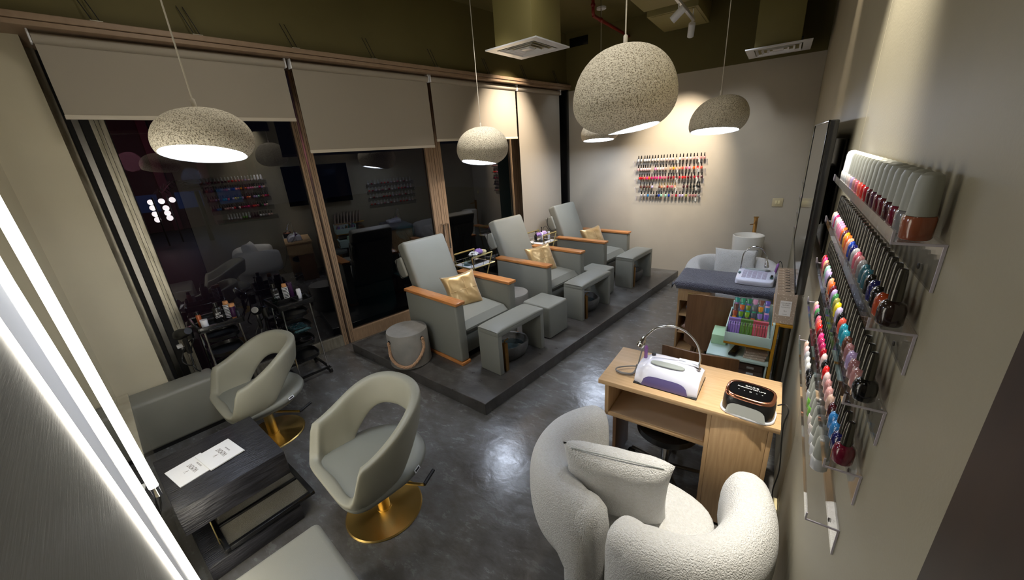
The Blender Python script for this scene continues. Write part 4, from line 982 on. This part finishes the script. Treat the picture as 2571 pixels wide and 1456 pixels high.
obj('control_plate', G().loft([[(p+.128, q-.03, .0615) for p, q in srect(.015, .042, 20, 3)], [(p+.128, q-.03, .064) for p, q in srect(.015, .042, 20, 3)]]), MATS['teal_control'], t)
obj('knob', G().lathe([(.010, .062), (.010, .078), (.001, .078)], 14, Matrix.Translation((.128, -.01, 0))), M_blackp, t)
obj('knob', G().lathe([(.008, .06), (.008, .073), (.001, .073)], 14, Matrix.Translation((.128, -.05, 0))), M_blackp, t)
gooseneck(t, (-.135, .11, .066), [(-.135, .11, .15), (-.125, .11, .235), (-.07, .11, .295), (.0, .11, .295), (.055, .11, .23), (.065, .10, .17)], (.1, -.1, -1))
obj('drill_pen', G().lathe([(.009, 0), (.011, .004), (.011, .09), (.007, .098), (.001, .11)], 14, Matrix.Translation((.142, .125, .055)) @ Matrix.Rotation(.15, 4, 'Y')), M_purpleg, t)
obj('pen_cable', G().tube(smooth_path([(.158, .125, .165), (.17, .12, .18), (.19, .10, .14), (.195, .06, .06), (.185, .02, .01)], 6), .003, 7), M_blackp, t)

# technician chairs -----------------------------------------------------
def barrel_chair(label, loc, rz, ztop):
    t = thing('barrel_chair', label, 'chair', loc, rz, 'curved brown plywood chairs')
    rings = []
    for j in range(25):
        a = rad(-150+120*j/24+0)   # back towards -y
        z0, z1 = .35, ztop-.06*abs((j-12)/12)**2.2
        r0, r1 = .262, .276
        rings.append([(r0*cos(a), r0*sin(a), z0), (r1*cos(a), r1*sin(a), z0), (r1*cos(a), r1*sin(a), z1), (r0*cos(a), r0*sin(a), z1)])
    obj('curved_back', G().loft(rings), M_brown, t, ang=40)
    obj('seat', G().loft([[(p, q, z) for p, q in srect(.235*f, .235*f, 30, 3)] for z, f in ((.345, .97), (.35, 1), (.39, 1), (.40, .94))]), M_leatherd, t)
    for x in (-.17, .17):
        for y in (-.17, .17): obj('leg', G().tube([(x*.9, y*.9, .35), (x*1.1, y*1.1, 0)], .013, 8), M_brown, t)
    return t
barrel_chair('curved brown chair back close behind the near manicure desk', (-.28, 2.70, 0), rad(0), .755)
barrel_chair('curved brown chair tucked under the towel covered desk', (-.27, 3.53, 0), rad(0), .85)
#@@RIGHT
# ------------------------------------------------------------------ polish bottles and acrylic shelves
BC = {'clear': (206, 208, 210), 'milky': (226, 216, 210), 'pale pink': (232, 200, 198), 'nude': (214, 178, 160), 'blush': (226, 170, 166), 'rose': (206, 96, 118), 'pink': (240, 140, 178),
      'hot pink': (226, 46, 120), 'magenta': (176, 28, 90), 'coral': (232, 92, 74), 'scarlet': (216, 30, 28), 'crimson': (160, 12, 30), 'burgundy': (92, 14, 28), 'maroon': (66, 20, 28),
      'plum': (74, 34, 54), 'orange': (232, 98, 34), 'amber': (238, 158, 30), 'yellow': (236, 214, 40), 'peach': (240, 158, 118), 'rust': (176, 68, 30), 'copper': (150, 84, 56),
      'brown': (96, 58, 46), 'dark brown': (46, 30, 26), 'mauve': (160, 110, 112), 'dusty pink': (190, 134, 132), 'lilac': (178, 156, 204), 'lavender': (198, 186, 222), 'grey': (128, 128, 130),
      'silver': (176, 176, 180), 'black': (12, 12, 14), 'navy': (20, 24, 90), 'royal blue': (24, 60, 160), 'sky blue': (50, 130, 196), 'turquoise': (40, 160, 184), 'teal': (46, 98, 112),
      'mint': (150, 208, 180), 'green': (62, 128, 74), 'lime': (120, 190, 70), 'olive': (150, 148, 70), 'red': (190, 24, 34), 'white': (230, 230, 228), 'wine': (112, 16, 44)}
def BM(c): return mat('polish_'+c.replace(' ', '_'), BC[c], .16, coat=.8)
MB_body = mesh('bottle_body', G().lathe([(.0155, 0), (.0175, .003), (.0178, .026), (.0150, .036), (.0085, .041), (.001, .0415)], 16), BM('red'))
MB_cap = mesh('bottle_cap', G().lathe([(.0085, .041), (.0088, .046), (.0070, .085), (.0055, .093), (.001, .094)], 14), M_black)
MG_body = mesh('bottle_body', G().lathe([(.0165, 0), (.0185, .003), (.0188, .030), (.0172, .034), (.001, .0345)], 16), BM('red'))
M_gcap = mat('matte_grey_cap', (160, 162, 152), .45)
MG_cap = mesh('bottle_cap', G().lathe([(.0165, .0345), (.0162, .038), (.0145, .082), (.0118, .0905), (.006, .094), (.001, .0945)], 18), M_gcap)
def polish(style, colour, loc, label, group, capm=None, rz=0.0, s=1.0):
    t = bpy.data.objects.new('polish_bottle', None); COL.objects.link(t); t.location = loc; t.rotation_euler = (0, 0, rz); t.scale = (s, s, s)
    tag(t, label, 'bottle', group)
    for nm, me, m in (('bottle_body', MB_body if style == 'a' else MG_body, BM(colour)), ('bottle_cap', MB_cap if style == 'a' else MG_cap, capm or (M_black if style == 'a' else M_gcap))):
        o = bpy.data.objects.new(nm, me); COL.objects.link(o); o.parent = t; recolor(o, m)
    return t
def acrylic_shelf(label, group, origin, rz, ln, depth=.062, lip=.018, down=.07):
    """local x = length, local -y = into the room"""
    t = thing('acrylic_shelf', label, 'shelf', origin, rz, group)
    obj('shelf_plate', G().box(0, ln, -depth, 0, -.003, 0).box(0, ln, -depth, -depth+.003, 0, lip).box(0, ln, -.0035, -.0005, -down, -.003), M_acry, t, smooth=False)
    for x in (-.0026, ln): obj('edge_highlight', G().box(x, x+.0026, -depth, 0, -.0036, 0).box(x, x+.0026, -depth-.0003, -depth+.003, 0, lip).box(x, x+.0026, -.004, -.0005, -down, -.003), M_acryedge, t, smooth=False)  # bright edge highlight is put into the colour of these end strips
    for x in (.08, ln-.08): obj('screw', G().lathe([(.005, 0), (.005, .002), (.001, .003)], 10, Matrix.Translation((x, -.004, -down+.02)) @ Matrix.Rotation(pi/2, 4, 'X')), M_steel, t)
    return t
# back wall rack
zr = [1.792, 1.661, 1.530, 1.399, 1.268]
RX = [[370, 450, 545, 610, 675, 760, 832, 910, 995, 1065, 1147, 1228, 1308, 1393, 1483, 1565, 1660, 1748, 1833, 1910, 2005, 2085],
      [358, 436, 500, 560, 622, 685, 832, 895, 970, 1045, 1115, 1237, 1310, 1383, 1467, 1540, 1632, 1715, 1823, 1915, 2005],
      [392, 452, 525, 595, 655, 727, 800, 870, 950, 1020, 1090, 1170, 1240, 1305, 1380, 1455, 1535, 1600, 1675, 1753, 1828, 1915, 2005],
      [415, 505, 583, 657, 733, 925, 985, 1060, 1140, 1205, 1262, 1333, 1555, 1648, 1725, 1805, 1880, 1940],
      [432, 522, 610, 695, 765, 843, 905, 970, 1085, 1168, 1260, 1355, 1447, 1517, 1605, 1700, 1770, 1838, 1915]]
RC = ['clear,clear,clear,clear,clear,milky,milky,milky,milky,milky,pale pink,pale pink,pale pink,nude,milky,blush,pale pink,pale pink,blush,blush,dusty pink,dusty pink',
      'blush,pale pink,pale pink,pale pink,pale pink,pale pink,pink,pale pink,milky,pale pink,nude,peach,amber,peach,peach,coral,rose,pink,orange,scarlet,coral',
      'scarlet,crimson,coral,hot pink,orange,magenta,magenta,hot pink,hot pink,rose,rose,wine,burgundy,crimson,maroon,crimson,scarlet,red,burgundy,maroon,crimson,wine,maroon',
      'brown,maroon,brown,brown,lavender,brown,peach,nude,crimson,dusty pink,rose,peach,maroon,maroon,black,black,black,black',
      'silver,silver,sky blue,grey,grey,black,royal blue,mint,mint,royal blue,mauve,crimson,lilac,lavender,olive,mauve,mauve,mauve,grey']
for r in range(5):
    acrylic_shelf('clear acrylic shelf, %s from the top on the back wall' % ORD[r], 'acrylic shelves on the back wall', (-1.875+.012*r, 6.249, zr[r]), 0, 1.02-.022*r)
    for k, (xz, c) in enumerate(zip(RX[r], RC[r].split(','))):
        xi = 1570+xz/10.4; f = r/4
        x = (-1.805+(xi-1605.6)*.00555)*(1-f)+(-1.735+(xi-1612)*.00576)*f
        capm = M_gold if (r == 3 and 5 <= k <= 11) else None
        polish('a', c, (x, 6.216, zr[r]+.0005), '%s polish bottle, %s from the left on the %s shelf of the back wall' % (c, ORD[k], ORD[r]), 'polish bottles on the back wall', capm, 0, .86 if capm else .92)
# near rack on the right wall
M_capg = mat('glossy_dark_cap', (92, 90, 84), .2, metal=.85)
zn = [1.882, 1.734, 1.568, 1.400, 1.214]
ys = [.80, .805, .83, .85, .885]
NRC = ['copper,grey,wine,maroon,burgundy,burgundy,plum,maroon,crimson,scarlet,coral,rose,dusty pink,lilac,pale pink,milky,white,white,white',
       'dark brown,rust,black,navy,black,teal,teal,grey,mauve,rose,silver,navy,royal blue,peach,orange,amber,plum,orange,pink,pink,pink,pale pink,silver,magenta,lilac,nude,blush',
       'black,dusty pink,mauve,lilac,mauve,brown,turquoise,turquoise,coral,black,lavender,yellow,olive,green,lilac,burgundy,orange,peach,black,lilac,lavender,mint,brown,peach,hot pink,crimson',
       'wine,navy,sky blue,sky blue,maroon,nude,blush,dusty pink,pale pink,scarlet,black,pale pink,crimson,magenta,magenta,hot pink,burgundy,scarlet,coral,rose,black,green,pink,nude',
       'clear,clear,clear,milky,milky,lime,lime,clear,black,black,black,white,white,silver,pale pink,nude']
for r in range(5):
    y0 = ys[r]; ln = 1.035-.01*r
    # local x of the shelf runs away from its origin: put origin at far end so -y points into the room
    yo = y0+ln; acrylic_shelf('clear acrylic polish shelf, %s from the top, on the right wall near the camera' % ORD[r], 'acrylic shelves on the right wall',
                  (rwx(yo)-.0005, yo, zn[r]), -pi/2-math.atan(RWS), ln, .062, .018, .075)
    cs = NRC[r].split(','); st = {0: .052, 4: .047}.get(r, .0376); y = y0+.030 + (.16 if r == 4 else 0)
    for k, c in enumerate(cs):
        yy = y+st*k
        if yy > yo-.02: break
        style = 'b' if (r == 0 or (r == 4 and k < 8)) else 'a'
        cm = M_white if (r == 0 and k >= 16) else M_gcap if style == 'b' else None
        cm = cm or M_capg
        polish(style, c, (rwx(yy)-.031, yy, zn[r]+.0005), '%s polish bottle, %s from the near end, %s right wall shelf' % (c, ORD[k], ORD[r]), 'polish bottles on the right wall near the camera', cm, rad(3*((k*7) % 5-2)), 1.05 if style == 'a' else 1.06)
# rack beyond the television
for r in range(4):
    z_ = 1.60-.145*r
    acrylic_shelf('acrylic shelf beyond the television, %s from the top' % ORD[r], 'acrylic shelves beyond the television', (rwx(4.72)-.0005, 4.72, z_), -pi/2-math.atan(RWS), 1.08)
    for k in range(14):
        c = ['white', 'lavender', 'scarlet', 'crimson', 'pale pink', 'coral', 'milky', 'rose', 'red', 'silver'][(k*3+r*5) % 10]
        yy = 3.70+k*.072; polish('b', c, (rwx(yy)-.031, yy, z_+.0005), '%s polish bottle, %s from near end, %s shelf beyond the television' % (c, ORD[k], ORD[r]), 'polish bottles beyond the television', M_gcap)

# television ---------------------------------------------------------------
t = thing('television', 'large black flat television standing off the right wall above the mint rack', 'television', (rwx(2.7)-.085, 2.72, 1.33), -math.atan(RWS))
obj('back_shell', G().box(-.002, .028, -.60, .60, .0, .76, .006), M_blackp, t)
obj('screen', G().box(-.005, -.002, -.594, .594, .012, .752), mat('tv_screen', (9, 9, 10), .07, coat=.5), t, smooth=False)
obj('bezel_frame', G().box(-.008, .0, -.60, .60, .0, .012, .001).box(-.008, 0, -.60, .60, .752, .76, .001).box(-.008, 0, -.60, -.594, 0, .76, .001).box(-.008, 0, .594, .60, 0, .76, .001), M_black, t)
obj('mount_arm', G().box(.028, .07, -.12, .12, .25, .55, .004), M_blackm, t)
t = thing('black_wall_panel', 'flat black panel on the right wall behind the television', 'board', (rwx(2.6)-.013, 2.62, 1.50), -math.atan(RWS))
obj('panel_sheet', G().box(0, .012, -.33, .30, 0, .51, .001), M_black, t)  # plain black sheet set flat against the wall

# washbasin ----------------------------------------------------------------
t = thing('pedestal_basin', 'round white pedestal washbasin standing before the back wall', 'washbasin', (-.21, 5.84, 0), 0)
obj('pedestal', G().lathe([(.135, 0), (.145, .01), (.178, .62), (.184, .80), (.182, .822), (.172, .826), (.150, .815), (.115, .775), (.05, .755), (.001, .752)], 48), M_cer, t)
obj('drain', G().lathe([(.02, .754), (.02, .758), (.001, .759)], 16), M_chrome, t)
t = thing('basin_tap', 'square brass tap rising behind the white washbasin', 'tap', (-.16, 6.05, 0), 0)
obj('post', G().box(-.022, .022, -.02, .02, .0, 1.02, .003), M_tapbrass, t); obj('spout', G().box(-.012, .012, -.14, -.018, .955, .975, .002), M_tapbrass, t)
obj('top_plate', G().box(-.03, .03, -.028, .024, 1.02, 1.03, .002), M_tapbrass, t); obj('tap_lever', G().tube([(-.02, 0, .93), (-.06, -.02, .925)], .006, 8), M_tapbrass, t)
t = thing('light_switch', 'square cream light switch with brass rocker on the back wall', 'switch', (.048, 6.249, 1.195), 0)
obj('plate', G().box(-.06, .06, -.008, 0, -.055, .055, .003), mat('switch_plate', (200, 186, 150), .4), t); obj('rocker', G().box(-.03, -.001, -.012, -.007, -.025, .025, .002), M_creamc, t); obj('rocker', G().box(.001, .03, -.012, -.007, -.025, .025, .002), M_creamc, t)
t = thing('wall_socket', 'small brass wall fitting low on the right wall behind the foreground armchair', 'socket', (rwx(1.95)-.02, 1.95, .14), 0)
obj('plate', G().box(0, .018, -.04, .04, 0, .09, .003), M_creamc, t); obj('socket_face', G().box(-.004, .001, -.02, .02, .02, .07, .002), M_tapbrass, t)

# mint display unit ----------------------------------------------------------
t = thing('display_unit', 'mint and mustard display unit between the two manicure desks', 'display unit', (0, 0, 0))
obj('top_tray', G().box(-.160, .118, 2.82, 2.828, .69, .762, .001).box(-.160, -.152, 2.828, 3.22, .69, .80, .001).box(-.152, .110, 2.828, 3.22, .69, .698, .001).box(.110, .122, 2.815, 3.22, .69, .875, .001).box(-.152, .110, 3.212, 3.22, .698, .86, .001), M_mint, t)
obj('tray_base', G().box(-.162, .124, 2.822, 3.22, .672, .6895, .001), M_mustard, t)
for y0 in (2.822, 3.185): obj('mustard_post', G().box(.124, .142, y0, y0+.035, 0, .874, .001), M_mustard, t)
obj('top_ledge', G().box(.104, .216, 2.83, 3.45, .856, .870, .001), M_mustard, t)
obj('mint_shelf', G().box(-.262, .123, 2.825, 3.22, .548, .564, .001), M_mint, t)
obj('drawer_box', G().box(-.262, -.254, 2.83, 3.21, .41, .548, .001).box(.108, .118, 2.83, 3.21, .41, .548, .001).box(-.262, .118, 2.83, 3.21, .41, .42, .001).box(-.262, .118, 3.20, 3.21, .41, .548), M_mint, t)
obj('clear_front', G().box(-.254, .108, 2.832, 2.836, .425, .53), M_acry, t, smooth=False)
obj('unit_leg', G().box(.095, .115, 2.84, 2.86, 0, .41, .001), M_mustard, t); obj('unit_leg', G().box(.095, .115, 3.18, 3.20, 0, .41, .001), M_mustard, t); obj('unit_leg', G().box(-.05, -.03, 3.10, 3.12, 0, .41, .001), M_mustard, t)
t = thing('steel_tube', 'dark polished steel tube between the mint unit and the right wall', 'tube', (.186, 2.92, 0))
obj('tube_body', G().lathe([(.030, 0), (.030, .835), (.024, .835), (.024, .78), (.001, .78)], 28), M_steel, t)
PKC = [('lilac', 5, (150, 124, 206)), ('green', 5, (92, 140, 62)), ('pink red', 6, (196, 88, 104))]
x = -.142; kk = 0
for nm, cnt, c in PKC:
    mm = mat('pouch_'+nm.replace(' ', '_'), c, .3, coat=.3)
    for k in range(cnt):
        g = G(); hx = .0062
        g.loft([[(-hx, -.028, 0), (hx, -.028, 0), (hx, .028, 0), (-hx, .028, 0)], [(-hx, -.028, .105), (hx, -.028, .105), (hx, .028, .105), (-hx, .028, .105)], [(-hx*.5, -.018, .118), (hx*.5, -.018, .118), (hx*.5, .018, .118), (-hx*.5, .018, .118)],
                [(-hx*1.1, -.012, .126), (hx*1.1, -.012, .126), (hx*1.1, .012, .126), (-hx*1.1, .012, .126)], [(-hx*1.2, -.02, .146), (hx*1.2, -.02, .146), (hx*1.2, .02, .146), (-hx*1.2, .02, .146)]])
        t = thing('care_pouch', '%s pouch, %s of its colour from the left, front row of the mint tray' % (nm, ORD[k]), 'pouch', (x+.0148*kk, 2.872, .703), 0, 'slim pouches in the mint tray')
        t.rotation_euler = (rad(-8), 0, 0)
        obj('pouch_body', g, mm, t, smooth=False)
        if k % 2 == 0 and nm != 'pink red': obj('price_sticker', G().box(-.0055, .0055, -.0288, -.0281, .005, .032), M_paper, t)
        kk += 1
TCN = [[('mauve', (170, 120, 180)), ('turquoise', (60, 176, 170)), ('violet', (130, 110, 210)), ('grey green', (120, 140, 140)), ('silver', (150, 156, 170)), ('pale pink', (226, 180, 214))],
       [('brown', (136, 92, 84)), ('violet', (110, 100, 200)), ('turquoise', (50, 168, 160)), ('jade', (60, 170, 130)), ('green', (60, 150, 110)), ('pink', (220, 160, 200))],
       [('amber', (226, 150, 40)), ('sky blue', (60, 130, 190)), ('brown', (110, 72, 66)), ('orange', (214, 110, 50)), ('olive', (128, 150, 40)), ('grey', (110, 116, 120))],
       [('lilac', (150, 124, 206)), ('purple', (120, 90, 190)), ('rust', (170, 80, 50)), ('green', (110, 160, 40)), ('lime', (130, 180, 40)), ('slate', (84, 92, 100))]]
for r in range(4):
    for k in range(6):
        nm, c = TCN[r][k]; y_ = 3.165-.068*r; z_ = .80-.028*r
        c2 = TCN[(r+1) % 4][(k+2) % 6]
        t = thing('glitter_tube', '%s capped tube, %s from left, %s row from the back of the mint tray' % (nm, ORD[k], ORD[r]), 'tube', (-.125+.039*k, y_, z_), 0, 'coloured tubes in the mint tray')
        t.rotation_euler = (rad(-14), 0, 0)
        obj('tube_body', G().lathe([(.012, -.10+.028*r), (.0145, -.09+.028*r), (.0145, .055), (.012, .06)], 12), mat('tube_'+nm.replace(' ', '_')+str(r), c, .25, coat=.4), t)
        obj('wrapped_top', G().loft([[(p, q, z) for p, q in srect(.014*f, .012*g_, 10, 2.5)] for z, f, g_ in ((.058, .7, .8), (.07, 1.1, .9), (.098, 1.25, .35))]), mat('tube_'+c2[0].replace(' ', '_')+str((r+1) % 4), c2[1], .25, coat=.4), t)
for k in range(9):
    t = thing('glove_packet', ['front speckled kraft packet with white label beside the television', '%s speckled kraft packet behind the front one on the mustard ledge' % ORD[k]][min(k, 1)], 'packet', (.160, 2.862+.062*k, .8712), rad(2), 'speckled kraft packets on the mustard ledge')
    t.rotation_euler = (rad(-9), 0, rad(3))
    obj('packet_body', G().loft([[(-.055*f, -.013*b, z), (.055*f, -.013*b, z), (.055*f, .013*b, z), (-.055*f, .013*b, z)] for z, f, b in ((0, 1, 1), (.01, 1, 1.1), (.19, 1, .9), (.222, 1, .15), (.232, 1, .12))]), M_kraft, t, smooth=False)
    obj('hang_hole', G().box(-.014, .014, -.004, -.0025, .214, .219), M_blackm, t)
    if k == 0:
        lb = obj('front_label', G().box(-.031, .031, -.0150, -.0142, .055, .155), M_paper, t, smooth=False)
        for s_, z_, sz in (('COLLAGEN', .140, .0105), ('GLOVES', .127, .0105), ('Nourishing Therapy', .113, .006), ('16 g', .088, .010), ('3 x 6 pairs', .066, .006)):
            text(s_, sz, M_ink, t, (0, -.0152, z_), (pi/2, 0, 0), 'label_print')
t = tag(obj('card_box', G().box(-.05, .05, -.09, .09, 0, .075, .002), M_mint2, None, loc=(-.205, 3.09, .565)), 'pale green card box on the mint shelf beside the tray', 'box')
t = thing('remote_control', 'black remote control lying on the mint shelf', 'remote', (-.085, 2.925, .5645), rad(-12)); obj('remote_body', G().box(-.025, .025, -.075, .075, 0, .022, .006), M_blackp, t)
obj('remote_buttons', G().box(-.012, .012, -.05, .05, .022, .0235), M_steel, t)
for k in range(3): tag(obj('flat_packet', G().box(-.06, .07, -.08, .10, 0, .019, .002), M_kraft, None, loc=(.035, 2.935, .5645+.021*k), rz=rad(-4+5*k)), ['lowest', 'middle', 'topmost'][k]+' flat speckled packet stacked on the mint shelf', 'packet', 'flat packets on the mint shelf')
M_lav = mat('lavender_box', (120, 98, 172), .5); M_brb = mat('brown_box', (110, 86, 78), .55)
for k in range(3): tag(obj('lavender_box', G().box(-.07, .04, -.07, .09, 0, .036, .002), M_lav, None, loc=(-.165+.006*(k % 2), 2.935, .4205+.038*k), rz=rad(-3+2*k)), ORD[k]+' lavender box from the bottom inside the mint unit', 'box', 'lavender boxes in the mint unit')
for k in range(2):
    t = thing('brown_box', ORD[k]+' brown box from the bottom inside the mint unit', 'box', (.022, 2.94, .4205+.047*k), rad(2-k), 'brown boxes in the mint unit')
    obj('box_body', G().box(-.075, .075, -.07, .08, 0, .045, .002), M_brb, t); obj('box_label', G().box(-.022, .022, -.0712, -.070, .014, .030), M_paper, t)
#@@OUT
# ------------------------------------------------------------------ outside at night
for k, (s_, n_, h_) in enumerate(((1.72, -.62, .36), (2.45, -.62, .36))):
    t = thing('planter', ['dark square planter outside the double door', 'dark square planter outside beside the door handles'][k], 'planter', WL(s_, n_, -.03), -WA)
    obj('planter_box', G().box(-.22, .22, -.26, .26, 0, h_+.12, .01), M_planter, t); obj('soil', G().box(-.20, .20, -.24, .24, h_+.12, h_+.125), M_blackm, t)
    g = G(); rs = random.Random(k+5)
    for i in range(70):
        a = rs.uniform(0, 2*pi); ln = rs.uniform(.35, .75); l2 = rs.uniform(.15, .45); b = Vector((rs.uniform(-.14, .14), rs.uniform(-.18, .18), h_+.12)); d = Vector((cos(a), sin(a), 0)); w_ = Vector((-d.y, d.x, 0))*.006
        p0, p1, p2 = b, b+d*l2*.4+Vector((0, 0, ln*.7)), b+d*l2+Vector((0, 0, ln*(.95 if i % 3 else .6)))
        g.add([p0-w_, p0+w_, p1+w_, p1-w_, p2], [(0, 1, 2, 3), (3, 2, 4)])
    o = obj('grass_tuft', g, M_grass, t, smooth=False); o['kind'] = 'stuff'
M_bulb = mat('street_bulb', (255, 246, 226), .5, emit=9.0)
BP = [(-16.32, 3.84, 1.34), (-16.04, 4.04, 1.35), (-15.76, 4.24, 1.37), (-16.23, 3.82, 1.17), (-15.89, 4.05, 1.14), (-16.14, 3.80, .98), (-15.83, 4.03, .99), (-16.06, 3.79, .81), (-15.74, 4.02, .84)]
t = thing('street_lamp_cluster', 'cluster of round white lamps glowing in the street beyond the window', 'street lamp', (-16.0, 4.0, 0))
for p in BP: obj('globe', G().sphere((p[0]+16.0, p[1]-4.0, p[2]), .085, 12, 8), M_bulb, t)
obj('lamp_frame', G().tube([(.35, -.25, 0), (.35, -.25, 1.5)], .02, 6).tube([(-.05, .22, 0), (-.05, .22, 1.5)], .02, 6), M_blackm, t)
M_pinkwall = mat('pink_lit_wall', (120, 60, 70), .8); M_cobalt = mat('lit_window', (40, 80, 130), .5, emit=.3)
t = thing('street_building', 'dim reddish building with blue lit panes across the street', 'building', (-20.5, 5.5, 0), rad(-10))
obj('facade', G().box(-.4, .4, -3.4, 3.2, 0, 4.5), mat('night_facade', (72, 40, 44), .8), t, smooth=False)
for i in range(5):
    obj('column', G().box(.4, .58, -3.1+1.4*i, -2.8+1.4*i, 0, 4.2, .02), M_pinkwall, t)
for i in range(4): obj('lit_pane', G().box(.40, .42, -2.7+1.4*i, -1.85+1.4*i, .8, 1.45), M_cobalt, t, smooth=False)
g = G(); rs = random.Random(4)
t = thing('street_palm', 'palm fronds silhouetted before blue lit panes in the street', 'palm', (-15.2, 4.75, 0))
for i in range(11):
    a = 2*pi*i/11; pts = smooth_path([(0, 0, 1.55), (.5*cos(a), .5*sin(a), 1.95), (1.0*cos(a), 1.0*sin(a), 1.65)], 6)
    for q in range(2, len(pts)-1):
        p = pts[q]; d = (pts[q+1]-p).normalized(); s_ = d.cross(Vector((0, 0, 1))).normalized()
        for sg in (-1, 1): g.add([p, p+d*.04, p+s_*sg*.22+d*.1-Vector((0, 0, .08))], [(0, 1, 2)])
o = obj('frond', g, M_grass, t, smooth=False); o['kind'] = 'stuff'
obj('trunk', G().tube([(0, 0, 0), (.03, 0, .8), (0, 0, 1.58)], .07, 8), M_planter, t)
def pt(name, loc, power, color, r=.1):
    l = bpy.data.lights.new(name, 'POINT'); l.energy = power; l.color = color; l.shadow_soft_size = r
    o = bpy.data.objects.new(name, l); COL.objects.link(o); o.location = loc
pt('street_glow_pink', (-17.5, 4.0, 2.6), 130, (1, .35, .4), .3)
pt('street_glow_blue', (-17.2, 5.4, 2.0), 60, (.3, .6, 1), .3)
pt('paving_glow', WL(2.2, -1.6, .9), 7, (.35, 1, .85), .15)
